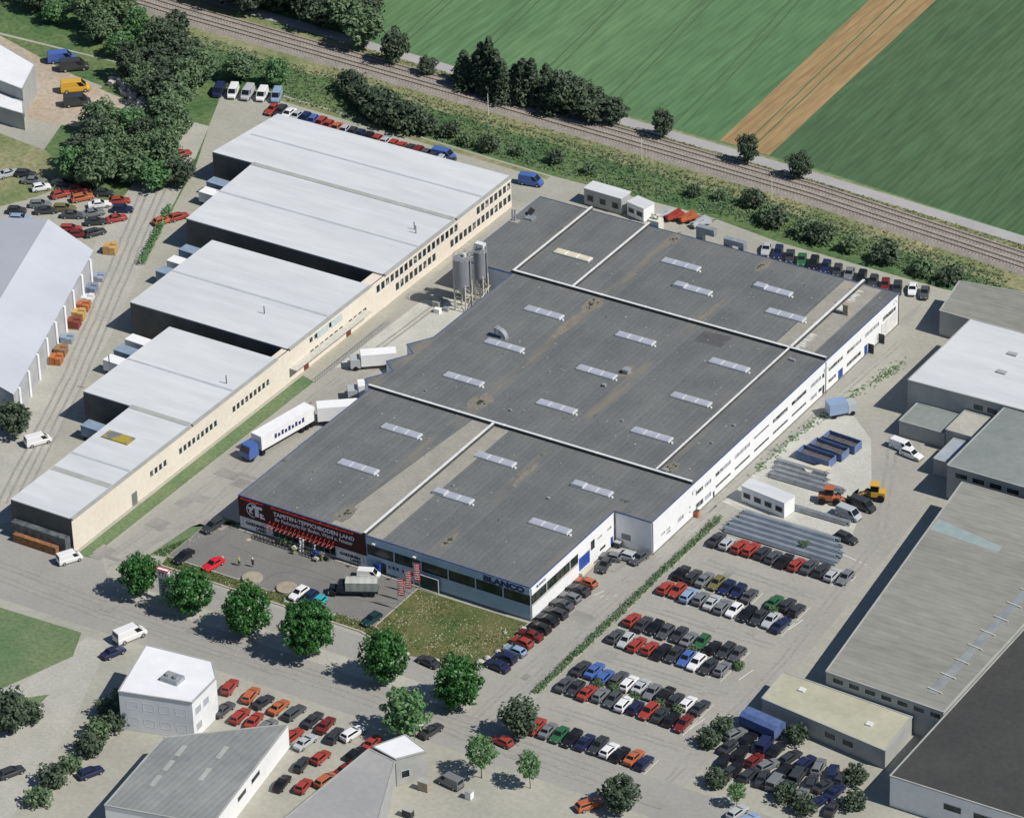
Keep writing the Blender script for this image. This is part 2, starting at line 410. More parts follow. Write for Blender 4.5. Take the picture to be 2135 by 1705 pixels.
# streets, lanes and yards of the estate
struct('street', [(-300, -40), (-40, -37.5), (-1, -37), (45, -36.5), (200, -36.5), (200, -27.5), (-4, -27.2), (-10, -24), (-15, -19), (-40, -20.5), (-300, -24)], lvl(1), M['road'])
struct('lane_beside_hedge', [(58.5, -27), (68.2, -27), (68.6, 40), (66.6, 60), (67, 112), (64.7, 124), (57.5, 24)], lvl(2), M['lane'])
struct('car_park_east', [(69.6, -27.2), (96.5, -27.2), (95.8, 46), (69.6, 46)], lvl(2), M['lane'])
struct('lane_east', [(96.5, -27.2), (101.8, -27.2), (101.5, 8), (97.5, 60), (85, 84), (79, 86), (76, 82), (86, 62), (91.5, 46)], lvl(3), M['lane'])
struct('storage_yard_east', [(66.8, 47), (91, 47), (86, 64), (79, 77), (71, 84), (67.2, 83)], lvl(4), M['lightyard'])
struct('alley_between_halls', [(-16, -19), (-9, -14), (-.2, 1), (-.2, 39), (-2.8, 58), (-2.8, 86), (-11, 87), (-11, 116), (-19.6, 116), (-16.4, 44)], lvl(2), M['lane'])
struct('loading_yard', [(-15.8, 52), (-4, 60), (-.2, 61), (-.2, 78), (-9, 84), (-15.4, 80)], lvl(5), M['lightyard'])
struct('road_west', [(-40, -22), (-33, -16), (-46, 10), (-58, 42), (-69, 68), (-82, 100), (-90, 118), (-100, 118), (-92, 100), (-82, 70), (-70, 44), (-58, 12), (-52, -14)], lvl(5), M['paving'])
struct('pavement_south', [(-3, -39.4), (1.2, -39), (9.5, -60), (18, -90), (5, -98), (-5, -72)], lvl(2), M['paving'])
struct('forecourt_asphalt', [(-5.6, -13.2), (36.1, -13.6), (36.1, -.35), (-5.6, -.35)], lvl(3), M['asphalt'])
struct('lay_by', [(-7, -16.6), (56, -17.6), (57, -23.2), (-3, -23)], lvl(3), M['road'])
struct('pavement_under_trees', [(-6, -23.3), (62, -23.6), (62, -27.3), (-4, -27)], lvl(4), M['paving'])
struct('rough_plot', [(36.2, -1.0), (57.3, -.7), (57.3, -4), (57.6, -10), (56.4, -15.4), (50, -17.2), (45, -18.2), (36.2, -13.4)], lvl(5), M['scrub_soil'])
struct('verge_beside_forecourt', [(-8.6, -14.5), (-5.7, -13.4), (-5.7, -.3), (-.3, -.3), (-.3, 1.2), (-4.5, 1.4), (-7.6, -4)], lvl(5), M['lawn'])
struct('verge_along_forecourt', [(-5.6, -13.4), (8.6, -13.35), (9.3, -12.3), (11.6, -13.0), (12, -13.45), (15.8, -13.5), (16.5, -11.8), (18.6, -12.4), (18.9, -15.2), (28.5, -15.3), (28.8, -13.7), (36, -13.7), (44.5, -18.1), (43.4, -18.4), (35, -16.0), (-5, -16.0)], lvl(6), M['scrub_soil'])
struct('verge_west_hall', [(-19.3, -20.5), (-16.6, -20), (-16.3, 46), (-19.3, 47)], lvl(4), M['lawn'])
struct('lawn_corner', [(-60, -42), (-22, -39.5), (-4.5, -38.8), (-1.6, -45), (-6, -58), (-16, -72), (-60, -80)], lvl(3), M['lawn'])
struct('lawn_south', [(-3, -60), (1.6, -55.5), (2.4, -64), (-2, -80), (-10, -85)], lvl(3), M['lawn'])
struct('woodland_floor', [(-97, 133), (-90.5, 119), (-83, 104), (-76, 86), (-79, 82), (-103, 84), (-112, 92), (-118, 110), (-119, 122), (-160, 128), (-420, 120)], lvl(2), M['rough_grass'])
struct('dry_meadow', [(-113, 60), (-103, 76), (-99, 86), (-112, 94), (-128, 96), (-160, 70), (-150, 40)], lvl(3), M['verge'])
struct('bare_yard_west', [(-160, 133), (-120, 121), (-104, 118), (-101, 108), (-118, 104), (-128, 103), (-170, 118)], lvl(3), M['earth'])
struct('strip_behind_hall', [(-97, 133), (-88, 136), (-20, 132.5), (-20, 131.2), (-88, 134.2), (-96, 131)], lvl(3), M['verge'])

def kerb(name, pts, w=.22, h=.12, z=0):
    b = MB()
    for a, c in zip(pts, pts[1:]): b.bar((a[0], a[1], z + h / 2 - .03), (c[0], c[1], z + h / 2 - .03), w, h)
    return tag(b.build(name, M['kerb']), kind='structure')
kerb('kerb_forecourt', [(-5.6, -13.35), (8.6, -13.35), (9.3, -12.3)])
kerb('kerb_lay_by', [(-5.4, -16.15), (35, -16.2), (44, -18.6)], .35, .18)
kerb('kerb_plot', [(36.15, -.5), (36.15, -13.5)], .18, .1)
kerb('kerb_facade', [(0, -.45), (6, -.4)], .5, .12)
kerb('kerb_facade', [(19.5, -.45), (36, -.4)], .6, .12)
kerb('kerb_island', [(12, -13.5), (15.8, -13.55), (16.4, -11.9)], .2, .12)
kerb('kerb_hedge', [(68.3, -17), (68.3, 41)], .3, .12)
lines = MB()
for x in (62.4, 63.6, 64.8): lines.ribbon([(x, 3.4), (x + .8, 5.4)], .12, lvl(4)).ribbon([(x, 11.6), (x + .8, 13.6)], .12, lvl(4))
lines.ribbon([(66, 47.2), (97, 41.5)], .14, lvl(5))
for y in (2, 18.5, -13.5, 34): lines.ribbon([(95.0, y), (95.6, y + 3.6)], .14, lvl(4))
tag(lines.build('road_marking', M['line']), kind='structure')

ck = MB()
rc = random.Random(2)
for pts in ([(-1.2, -.8), (-1.0, -4.6), (-1.3, -6)], [(12.5, -12.4), (13.0, -8.8), (15, -7.2), (22, -6.6), (30, -7.0)], [(1, -5.4), (9, -5.9), (17, -5.2), (26, -5.6)], [(24, -1), (24.4, -5), (24.2, -13)], [(36, -6.2), (31, -8.2), (25, -9.4)]):
    q = []
    for (xa, ya), (xb, yb) in zip(pts, pts[1:]):
        for k in range(8): q.append((xa + (xb - xa) * k / 8 + rc.uniform(-.07, .07), ya + (yb - ya) * k / 8 + rc.uniform(-.07, .07)))
    ck.ribbon(q, .07, lvl(4))
tag(ck.build('road_seams', mat('tar_seam', (.07, .068, .066), (.10, .098, .095), scale=1)), kind='structure')
bl = MB()
for y, n_ in ((35.4, 12), (23.6, 11), (18.4, 11), (7.6, 10), (2.4, 10), (-8.0, 11), (-13.2, 11), (-25.2, 11)):
    for k in range(n_ + 1): bl.ribbon([(72.0 + (k - .5) * 2.18, y - 2.3), (72.0 + (k - .5) * 2.18, y + 2.3)], .09, lvl(5))
tag(bl.build('bay_marking', M['line']), kind='structure')
tk_ = MB(); rt = random.Random(9)
for pts in ([(-200, -32), (-60, -31), (-5, -33), (40, -32), (90, -33)], [(90, -30), (40, -29.4), (0, -30), (-60, -27.5), (-200, -28)], [(64, -28), (64.4, 0), (65, 30), (66.2, 60), (68, 110)], [(66.6, -28), (66.8, 0), (66.8, 30), (66.9, 46)],
            [(-12, -20), (-8, 0), (-10, 20), (-12, 40), (-9, 60)], [(-14, -18), (-12.4, 10), (-13.4, 40), (-12, 84)], [(99, -28), (98.6, 10), (95, 50), (82, 80)], [(-40, -14), (-56, 26), (-76, 70), (-92, 104)], [(-37, -14), (-53, 26), (-73, 70), (-88, 104)], [(73, 29.5), (95, 29)], [(73, 12.9), (95, 12.9)], [(73, -3), (95, -2.6)], [(73, -19), (97, -18.6)]):
    q = []
    for (xa, ya), (xb, yb) in zip(pts, pts[1:]):
        for k in range(12): q.append((xa + (xb - xa) * k / 12 + rt.uniform(-.12, .12), ya + (yb - ya) * k / 12 + rt.uniform(-.12, .12)))
    q.append(pts[-1])
    for o_ in (-.8, .8): tk_.ribbon([(x + o_ * .6, y + o_ * .75) for x, y in q], .5, lvl(8) + .001)
tag(tk_.build('tyre_tracks', mat('worn_asphalt', (.28, .273, .248), (.335, .325, .296), scale=.35, fine=(2, .12))), kind='structure')
pt_ = MB()
for _ in range(60):
    x, y = rt.choice([(rt.uniform(-60, 100), rt.uniform(-36, -28)), (rt.uniform(59, 67), rt.uniform(-25, 100)), (rt.uniform(-14, -4), rt.uniform(-14, 38)), (rt.uniform(71, 95), rt.choice([29, 13, -3, -19]) + rt.uniform(-2, 2)), (rt.uniform(-18, 14), rt.uniform(-20, -17))])
    w_ = rt.uniform(.4, 2.4); l_ = rt.uniform(.4, 1.6); pt_.sheet([(x - w_, y - l_), (x + w_ * rt.uniform(.8, 1), y - l_), (x + w_, y + l_ * rt.uniform(.7, 1)), (x - w_ * rt.uniform(.8, 1), y + l_)], lvl(9) + .0015 + _ * .0003)
tag(pt_.build('asphalt_repair', mat('repair_asphalt', (.235, .23, .212), (.34, .33, .30), scale=.12, detail=2, fine=(2, .1))), kind='structure')
tl = MB()
for k in range(-9, 16):
    for e in (0, 1.9):
        x0 = 7 + k * 17 + e; y0 = poly_at(PATH, x0) + 4 if -400 < x0 < 400 else 170
        if -2 < x0 < 13: continue
        tl.ribbon([(x0 - 2.2 * t_ - .02 * t_ * t_ * 12, y0 + 24 * t_) for t_ in range(0, 9)], .42, lvl(6))
for e in (5.0, 7.0): tl.ribbon([(1.2 + e, 161.2), (-2.7 + e, 231), (-10 + e, 300)], .3, lvl(6))
tag(tl.build('tractor_lines', mat('tractor_track', (.066, .130, .058), (.092, .145, .070), scale=.3)), kind='structure')
# ------------------------------------------------------------------ the main hall
H = 6.5
hall = thing('industrial_hall', 'large flat dark roofed white industrial hall with maroon shop front and blue roof edge', 'hall', (0, 0, 0))
RP = [(0, 0), (57.5, 0), (57.5, 26.6), (64.7, 26.6), (64.7, 114.4), (-10.9, 114.4), (-10.9, 86.8), (.2, 86.8), (.1, 60.4), (-2.7, 55.9), (.1, 53.8), (-2.65, 49.2), (.3, 46.9), (-2.6, 42.2), (.2, 39.8)]
ZR = H - .2
PF = lambda u, z, d: (u, d, z)
PE = lambda u, z, d: (64.7 - d, u, z)
PC = lambda u, z, d: (57.5 - d, u, z)
bays = [(25.75 + i * 5.3 + (.12 if i else 0), 25.75 + (i + 1) * 5.3 - .12, 2.95, 5.0) for i in range(6)]
front_small = [(29.75, 30.4, 1.42, 2.05), (30.6, 31.15, 1.42, 2.05), (31.35, 31.9, 1.42, 2.05), (32.5, 33.25, 1.42, 2.05), (34.1, 34.9, 1.42, 2.05)]
front_open = bays + front_small + [(6.6, 19.35, .35, 2.5), (28.5, 29.4, .02, 2.1)]
east_win = []   # y0, y1, z0, z1, kind
for y0, y1, up, lo in ((47.9, 53.1, 'mix', 'dark'), (54.5, 59.8, 'blind', 'dark'), (61.2, 66.5, 'slit', 'dark'), (67.9, 73.2, 'office', 'dark'), (74.6, 79.9, 'office', 'slim')):
    east_win.append((y0, y1, 3.95 if up == 'slit' else 3.55, 4.42, {'mix': 'mix', 'blind': 'blind', 'slit': 'dark', 'office': 'office'}[up]))
    east_win.append((y0, y1, 1.34, 1.92, 'dark'))
east_win += [(41.2, 43.7, 3.55, 4.42, 'office'), (44.2, 46.4, 3.5, 4.34, 'blind'), (41.15, 43.7, .85, 1.95, 'office'), (44.2, 46.3, .88, 1.84, 'blind'),
             (81.4, 85.2, 3.55, 4.4, 'blind'), (85.7, 86.5, 3.35, 4.34, 'dark'), (81.4, 83.7, 1.05, 1.86, 'blind'), (84.35, 85.6, 1.15, 1.95, 'dark'),
             (88.1, 93.3, 3.55, 4.36, 'office'), (88.0, 90.8, 1.2, 1.98, 'office'), (94.9, 100.2, 3.55, 4.36, 'mix'), (94.8, 100.1, 1.02, 1.87, 'office'),
             (101.6, 106.9, 3.55, 4.42, 'blind'), (108.4, 113.4, 3.46, 4.42, 'office'),
             (29.6, 30.9, 2.0, 2.5, 'blind'), (31.35, 32.6, 1.95, 2.46, 'blind'), (31.35, 32.6, 1.32, 1.85, 'blind'), (35.15, 37.05, 1.55, 2.42, 'blind'),
             (39.0, 39.35, 1.3, 1.75, 'dark'), (39.0, 39.35, 2.3, 2.75, 'dark')]
east_doors = [(91.6, 93.35, .02, 2.0, 'blue_door'), (101.4, 102.6, .02, 2.05, 'blue_door'), (85.75, 86.55, .02, 1.97, 'dark_metal'), (105.3, 106.7, .02, 2.0, 'frame_white'), (46.95, 47.55, .02, 1.3, 'dark_metal')]
corner_win = [(.3, 5.0, 2.82, 4.72, 'green'), (5.12, 12.3, 2.82, 4.72, 'green'), (12.42, 14.9, 2.82, 4.72, 'green'), (18.95, 20.2, 2.85, 4.68, 'green'),
              (21.1, 22.5, 3.72, 4.25, 'blind'), (24.2, 25.6, 3.65, 4.25, 'blind'), (21.8, 23.6, 1.12, 1.72, 'green')]
corner_doors = [(15.1, 18.6, .85, 3.5, 'blue_door'), (25.25, 26.05, .05, 1.95, 'blue_door')]
w = MB()
w.panel(PF, 0, 25.6, 0, ZR, [a for a in front_open if a[0] < 25], .16)
fw = MB().panel(PF, 25.6, 57.5, 0, ZR, [a for a in front_open if a[0] > 25], .16).build('front_wall', M['blue_panel'], hall)
w.panel(PE, 26.6, 114.4, 0, ZR, [a[:4] for a in east_win + east_doors], .16)
w.panel(PC, 0, 26.6, 0, ZR, [a[:4] for a in corner_win + corner_doors], .16)
w.sides(RP, 0, ZR, skip=(0, 1, 3))
w.build('wall', M['white'], hall)
MB().prism(RP, ZR, H).build('roof', M['roof'], hall)
tr = MB()
for i in range(len(RP)):
    a, b = Vector(RP[i]), Vector(RP[(i + 1) % len(RP)])
    t = (b - a).normalized()
    tr.bar((*(a - t * .05), H), (*(b + t * .05), H), .14, .17 + .004 * (i % 3))
tr.build('roof_trim', M['trim_blue'], hall)
MB().box(.02, 57.48, -.03, .1, 0, .25).box(57.4, 57.53, .12, 26.5, 0, .25).box(64.6, 64.73, 26.7, 114.3, 0, .22).build('plinth', mat('plinth_green_grey', (.12, .135, .125), (.20, .205, .18), scale=.8), hall)

def window(parent, P, u0, u1, z0, z1, kind, nm='window', mull=None, deep=.15, fm=None):
    f = MB(); t = .07
    def bx(a, b, c, e, d0=.07, d1=.14):
        pts = [P(x, z, dd) for dd in (d0, d1) for x, z in ((a, c), (b, c), (b, e), (a, e))]
        f.add(pts, [(0, 1, 2, 3), (7, 6, 5, 4), (0, 4, 5, 1), (1, 5, 6, 2), (2, 6, 7, 3), (3, 7, 4, 0)])
    bx(u0, u1, z0, z0 + t); bx(u0, u1, z1 - t, z1); bx(u0, u0 + t, z0 + t, z1 - t); bx(u1 - t, u1, z0 + t, z1 - t)
    n = mull or max(1, round((u1 - u0) / 1.4))
    for k in range(1, n):
        x = u0 + (u1 - u0) * k / n
        bx(x - t / 2, x + t / 2, z0 + t, z1 - t)
    o = f.build(nm, fm or M['frame'], parent)
    p = MB()
    a = [P(u0, z0, deep), P(u1, z0, deep), P(u1, z1, deep), P(u0, z1, deep)]
    if kind == 'mix':
        c = u0 + (u1 - u0) * .45
        p.add([P(u0, z0, deep), P(c, z0, deep), P(c, z1, deep), P(u0, z1, deep)], [(0, 1, 2, 3)], 0)
        p.add([P(c, z0, deep), P(u1, z0, deep), P(u1, z1, deep), P(c, z1, deep)], [(0, 1, 2, 3)], 1)
        p.build('pane', [M['office'], M['blind']], o)
    else:
        p.add(a, [(0, 1, 2, 3)])
        p.build('pane', M[{'dark': 'glass', 'green': 'glass_green', 'office': 'office', 'blind': 'blind'}[kind]], o)
    return o
for b in bays: window(hall, PF, *b, 'green', mull=1, fm=M['dark_metal'])
for b in front_small: window(hall, PF, *b, 'dark', mull=1)
for b in east_win: window(hall, PE, *b)
for b in corner_win: window(hall, PC, *b, fm=M['dark_metal'] if b[4] == 'green' else None)
def door(parent, P, u0, u1, z0, z1, m, deep=.12, rows=1):
    f = MB(); g = .05
    for k in range(rows):
        a = z0 + (z1 - z0) * k / rows; c = z0 + (z1 - z0) * (k + 1) / rows - (.03 if rows > 1 else 0)
        pts = [P(x, z, dd) for dd in (deep, deep + .04) for x, z in ((u0, a), (u1, a), (u1, c), (u0, c))]
        f.add(pts, [(0, 1, 2, 3), (7, 6, 5, 4), (0, 4, 5, 1), (1, 5, 6, 2), (2, 6, 7, 3), (3, 7, 4, 0)])
    o = f.build('door', m, parent)
    h = MB(); pts = [P(x, z, dd) for dd in (deep - .06, deep) for x, z in ((u1 - .2, z0 + .95), (u1 - .1, z0 + .95), (u1 - .1, z0 + 1.1), (u1 - .2, z0 + 1.1))]
    h.add(pts, [(0, 1, 2, 3), (7, 6, 5, 4), (0, 4, 5, 1), (1, 5, 6, 2), (2, 6, 7, 3), (3, 7, 4, 0)]); h.build('handle', M['dark_metal'], o)
    return o
for a in east_doors: door(hall, PE, *a[:4], M[a[4]])
door(hall, PC, 15.1, 18.6, .85, 3.5, M['blue_door'], rows=5)
door(hall, PC, 25.25, 26.05, .05, 1.95, M['blue_door'])
MB().box(57.42, 58.2, 15.0, 18.7, .3, .84).build('loading_sill', M['dome_old'], hall)
MB().box(57.54, 57.62, 15.0, 18.7, 3.52, 3.62).build('door_lintel', M['frame'], hall)
# open blue door leaf on the front and glass of the shop entrance
MB().box(27.35, 28.5, -.75, -.68, .05, 2.1).bar((28.45, -.7, 1.05), (28.5, 0, 1.05), .05, 2.0).build('door', M['blue_door'], hall)
MB().add([(28.5, .15, 0), (29.4, .15, 0), (29.4, .15, 2.1), (28.5, .15, 2.1)], [(0, 1, 2, 3)]).build('doorway', M['dark_metal'], hall)
window(hall, PF, 6.6, 11.9, .35, 2.5, 'green', 'shop_window', 4)
window(hall, PF, 11.9, 14.6, .35, 2.5, 'dark', 'shop_entrance', 2)
window(hall, PF, 14.6, 19.35, .35, 2.5, 'green', 'shop_window', 4)
# open escape door leaves and downpipes on the east wall
for y, mm in ((102.75, 'dark_metal'), (106.8, 'dark_metal')):
    f = MB(); f.box(64.75, 65.9, y, y + .06, .1, .2).box(64.75, 65.9, y, y + .06, 1.95, 2.05).box(64.75, 64.85, y, y + .06, .2, 1.95).box(65.8, 65.9, y, y + .06, .2, 1.95).box(64.85, 65.8, y, y + .05, .2, 1.1)
    o = f.build('door_leaf', M[mm], hall)
    MB().box(64.86, 65.79, y + .02, y + .04, 1.12, 1.94).build('pane', M['glass'], o)
MB().box(64.72, 64.78, 107.9, 113.6, .3, 3.35).build('garage_door', stripes(mat('worn_white_boards', (.55, .55, .52), (.72, .71, .68), scale=.7), 1, .6, .12, .08), hall)
for p in ((57.62, 26.45), (64.8, 114.3), (57.62, .12), (64.8, 26.75), (64.8, 86.9)):
    MB().tube([(p[0], p[1], 0), (p[0], p[1], H - .2)], .06, 6).build('downpipe', M['dark_metal'], hall)
MB().box(64.75, 65.3, 112.6, 112.7, 5.9, 6.0).box(65.2, 65.5, 112.5, 112.8, 5.8, 5.95).build('floodlight', M['cap_white'], hall)
for y in (40.0, 86.3):
    MB().tube([(64.72, y, 5.0), (65.0, y, 5.5), (65.4, y + .2, 5.55)], .04, 5).box(65.3, 65.65, y + .05, y + .35, 5.45, 5.6).build('wall_lamp', M['cap_white'], hall)
for x in (27.6, 35.6):
    MB().bar((x, 0, 5.55), (x, -.7, 5.8), .06).box(x - .25, x + .25, -.95, -.6, 5.72, 5.95).build('floodlight', M['cap_white'], hall)
MB().panel(lambda u, z, d: (u, 26.6 + d, z), 58.8, 60.6, 1.5, 2.65, [], 0).build('vent_grille', mat('grille_grey', (.2, .21, .22), (.26, .27, .28), scale=4), hall).location = (0, -.02, 0)

# shop front: maroon fascia, lettering, red light rails, awning struts
sign = MB().box(-.02, 25.6, -.16, -.02, 2.55, 6.42).build('sign_fascia', M['maroon'], hall)
def lettering(text, parent, u0, u1, z0, z1, m, face='front', at=0.0, bold=.02, nm='lettering'):
    cu = bpy.data.curves.new(nm, 'FONT'); cu.body = text; cu.extrude = .02; cu.offset = bold; cu.resolution_u = 3
    cu.materials.append(m)
    tmp = bpy.data.objects.new('tmp_text', cu); col.objects.link(tmp)
    bpy.context.view_layer.update()
    me = bpy.data.meshes.new_from_object(tmp.evaluated_get(bpy.context.evaluated_depsgraph_get()))
    bpy.data.objects.remove(tmp)
    me.name = nm
    xs = [v.co.x for v in me.vertices]; ys = [v.co.y for v in me.vertices]
    sx = (u1 - u0) / (max(xs) - min(xs)); sy = (z1 - z0) / (max(ys) - min(ys)); x0 = min(xs); y0 = min(ys)
    for v in me.vertices:
        u = u0 + (v.co.x - x0) * sx; z = z0 + (v.co.y - y0) * sy; dd = v.co.z + .02
        v.co = (u, at - dd, z) if face == 'front' else (at + dd, u, z)
    o = bpy.data.objects.new(nm, me); col.objects.link(o); o.parent = parent
    return o
lettering('TAPETEN-TEPPICHBODEN LAND', sign, 7.1, 23.4, 4.72, 5.52, M['letter_white'], at=-.165, bold=.025)
lettering('Ihr Fachmarkt für Boden, Wand u. Fenster', sign, 7.4, 23.0, 3.62, 4.5, M['letter_white'], at=-.165, bold=.012)
lg = MB()
cx, cz, rr = 3.0, 4.45, 1.42
for i in range(30):
    a0 = R(62 + i * 7.2); a1 = R(62 + (i + 1) * 7.2)
    q = [(cx + r_ * math.cos(a), -.175, cz + r_ * math.sin(a)) for r_, a in ((rr, a0), (rr, a1), (rr - .17, a1), (rr - .17, a0))]
    lg.add(q, [(0, 1, 2, 3)])
for x0, x1, z0, z1 in ((1.85, 3.0, 4.55, 4.95), (2.2, 2.65, 3.75, 4.55), (2.45, 2.85, 3.7, 3.95), (2.75, 4.85, 4.98, 5.5), (3.35, 4.1, 3.4, 4.98), (4.3, 4.75, 3.3, 4.3), (4.75, 5.3, 3.3, 3.65), (4.75, 5.1, 3.9, 4.15)):
    lg.box(x0, x1, -.21, -.165, z0, z1)
lg.build('logo', M['letter_white'], sign)
for u0, u1 in ((.75, 5.35), (6.95, 23.4)):
    b = MB(); b.bar((u0, -.6, 6.42), (u1, -.6, 6.42), .075)
    x = u0 + .05
    while x < u1:
        b.bar((x, -.6, 6.42), (x, -.12, 6.3), .05); x += 1.62
    b.build('light_rail', M['red'], sign)
banner_w = MB().box(.05, 6.45, -.06, -.02, .3, 2.5).box(19.5, 25.5, -.06, -.02, .3, 2.5).build('advert_panel', M['white_side'], hall)
for x0 in (1.2, 20.2):
    lettering('GARDINEN', banner_w, x0, x0 + 4.1, 1.22, 1.80, M['letter_dark'], at=-.065, bold=.04)
    lettering('LAND', banner_w, x0 + 2.1, x0 + 4.15, .52, 1.08, M['letter_dark'], at=-.065, bold=.04)
    o = MB()
    for s, xx in ((1, x0 - .55), (-1, x0 + 4.75)):
        pts = [(xx, -.08, .75), (xx - .05 * s, -.08, 1.3), (xx + .08 * s, -.08, 1.8), (xx - .1 * s, -.08, 2.15), (xx + .5 * s, -.08, 2.25), (xx + 1.1 * s, -.08, 2.12), (xx + 1.5 * s, -.08, 2.3)]
        o.tube(pts, .03, 4)
    o.build('curtain_motif', mat('faded_red', (.45, .16, .12)), banner_w)
st = MB(); st2 = MB()
for i in range(16):
    x = 6.45 + i * .855
    st.bar((x, -.15, 3.55), (x, -1.5, 2.72), .065); st2.bar((x, -1.5, 2.72), (x, -.05, 2.62), .05)
aw = st.build('awning_strut', M['red'], hall)
st2.build('strut_brace', mat('faded_red_paint', (.60, .22, .18)), aw)
MB().bar((6.4, -1.5, 2.68), (19.4, -1.5, 2.68), .05).build('awning_rail', M['dark_metal'], aw)
# right half of the front
fas = MB().box(25.62, 57.44, -.10, -.015, 5.02, 6.36).build('fascia', M['blue_panel'], hall)
lettering('BLANCO', fas, 48.6, 56.5, 5.10, 6.32, M['navy'], at=-.105, bold=.06)
lettering('BLANCO', hall, 1.9, 4.7, 5.36, 5.82, M['navy'], face='side', at=57.51, bold=.03)
MB().box(57.48, 57.535, .35, 14.95, 2.66, 2.76).build('window_sill', mat('brown_sill', (.22, .13, .09)), hall)

# roof furniture
roofz = H + .004
for poly in ([(21.3, 39.7), (18.6, .3), (25.2, .3), (25.2, 39.7)], [(25.8, 39.7), (25.8, .3), (28.7, .3), (28.7, 39.7)],
             [(54.0, 87.7), (57.05, 87.7), (57.05, 113.9), (54.0, 113.9)], [(57.75, 87.7), (61.5, 87.7), (61.5, 113.9), (57.75, 113.9)]):
    MB().sheet(poly, roofz).build('gravel_strip', M['gravelroof'], hall)
def firewall(a, b, hh=.42, wd=.42):
    hh += .12
    u = MB().bar((*a, H + hh / 2), (*b, H + hh / 2), wd, hh).build('fire_wall', M['upstand'], hall)
    c = MB().bar((*a, H + hh + .055), (*b, H + hh + .055), wd + .04, .10)
    L_ = (Vector(b) - Vector(a)).length; n_ = int(L_ / 9)
    for k in range(1, n_):
        p = Vector(a).lerp(Vector(b), k / n_); t = (Vector(b) - Vector(a)).normalized() * .14
        c.bar((*(p - t), H + hh + .06), (*(p + t), H + hh + .06), wd + .14, .13)
    c.build('cap', M['cap_white'], u)
firewall((-.35, 40.2), (64.6, 40.2), .42)
firewall((.5, 87.2), (64.6, 87.2), .42)
firewall((57.4, 40.55), (57.4, 86.85), .425, .32)
firewall((57.4, 87.55), (57.4, 114.9), .425, .44)
firewall((25.5, -.2), (25.5, 39.9), .425, .40)
firewall((.2, 87.0), (.2, 114.8), .425, .38)
firewall((12.65, 87.5), (12.65, 114.9), .425, .38)
def skylight(cx, cy, old=False, opened=False):
    f = MB(); f.box(cx - 3.75, cx + 3.75, cy - .85, cy + .85, H + .01, H + .30)
    fr = f.build('skylight', M['dome_frame'], hall)
    for k in range(3):
        x0 = cx - 3.68 + k * 2.48; x1 = x0 + 2.40
        lift = .22 if (opened and k == 0) else 0
        zb, zt = H + .30 + lift, H + .44 + lift
        MB().add([(x0, cy - .8, zb), (x1, cy - .8, zb), (x1, cy + .8, zb), (x0, cy + .8, zb), (x0 + .18, cy - .6, zt), (x1 - .18, cy - .6, zt), (x1 - .18, cy + .6, zt), (x0 + .18, cy + .6, zt)],
                 [(0, 1, 5, 4), (1, 2, 6, 5), (2, 3, 7, 6), (3, 0, 4, 7), (4, 5, 6, 7), (3, 2, 1, 0)]).build('pane', M['dome_old' if old else 'dome'], fr)
    if not old:
        MB().tube([(cx + 4.25, cy - .55, H), (cx + 4.25, cy - .55, H + .22), (cx + 4.25, cy - .55, H + .28)], [.22, .22, .08], 10).build('vent_cowl', M['cap_white'], fr)
for i in range(3):
    for j, y in enumerate((17.1, 30.5, 50.4, 63.8, 77.2)):
        skylight(12.8 + 19.02 * i, y, opened=(i, j) in ((2, 1), (1, 0)))
skylight(6.4, 97.8, True)
for x, y, op in ((25.4, 104.4, 0), (31.7, 97.6, 1), (44.5, 104.3, 1), (51.0, 97.4, 0)): skylight(x, y, opened=bool(op))
ch = MB().box(59.6, 60.6, 102.7, 103.7, H, H + 2.0).build('chimney', M['concrete'], hall)
MB().box(59.5, 60.7, 102.6, 103.8, H + 2.0, H + 2.15).build('chimney_cap', mat('rusty_cap', (.3, .22, .16), (.42, .36, .3), scale=3), ch)
# curved extract hood
hd = MB((0, 0, 0)); hx, hy = 11.2, 66.2; prof = []
for k in range(8):
    a = R(90 * k / 7); prof.append((math.cos(a), math.sin(a)))
vs = []; fs = []
for k, (c, s_) in enumerate(prof):
    for r_, y in ((1.7, -.5), (1.7, .5), (.75, .5), (.75, -.5)):
        vs.append((hx + r_ * c - 1.1, hy + y, H + .1 + r_ * s_))
for k in range(7):
    for q in range(4):
        fs.append((k * 4 + q, k * 4 + (q + 1) % 4, (k + 1) * 4 + (q + 1) % 4, (k + 1) * 4 + q))
fs += [(0, 1, 2, 3), (31, 30, 29, 28)]
hd.add(vs, fs); hd.box(hx - 1.7, hx - 1.1, hy - .62, hy + .62, H + .7, H + 1.95); hd.box(hx - .45, hx + .75, hy - .6, hy + .6, H, H + .12)
hd.build('extract_hood', M['steel'], hall)
for x in (-10.45, -9.95):
    MB().tube([(x, 104 + (x + 10) * .3, H), (x, 104 + (x + 10) * .3, H + 2.3), (x, 104 + (x + 10) * .3, H + 2.4)], [.17, .17, .24], 8).build('flue_pipe', M['steel'], hall)
MB().box(-10.9, -9.1, 103.2, 104.6, H + .01, H + .12).build('flue_base', M['gravelroof'], hall)
hb = MB().box(-8.8, -7.2, 105.4, 107.0, H, H + .35).build('roof_hatch', M['steel'], hall)
MB().bar((-8.8, 106.95, H + .4), (-8.4, 107.9, H + 1.2), 1.5, .06).build('hatch_lid', M['dark_metal'], hb)
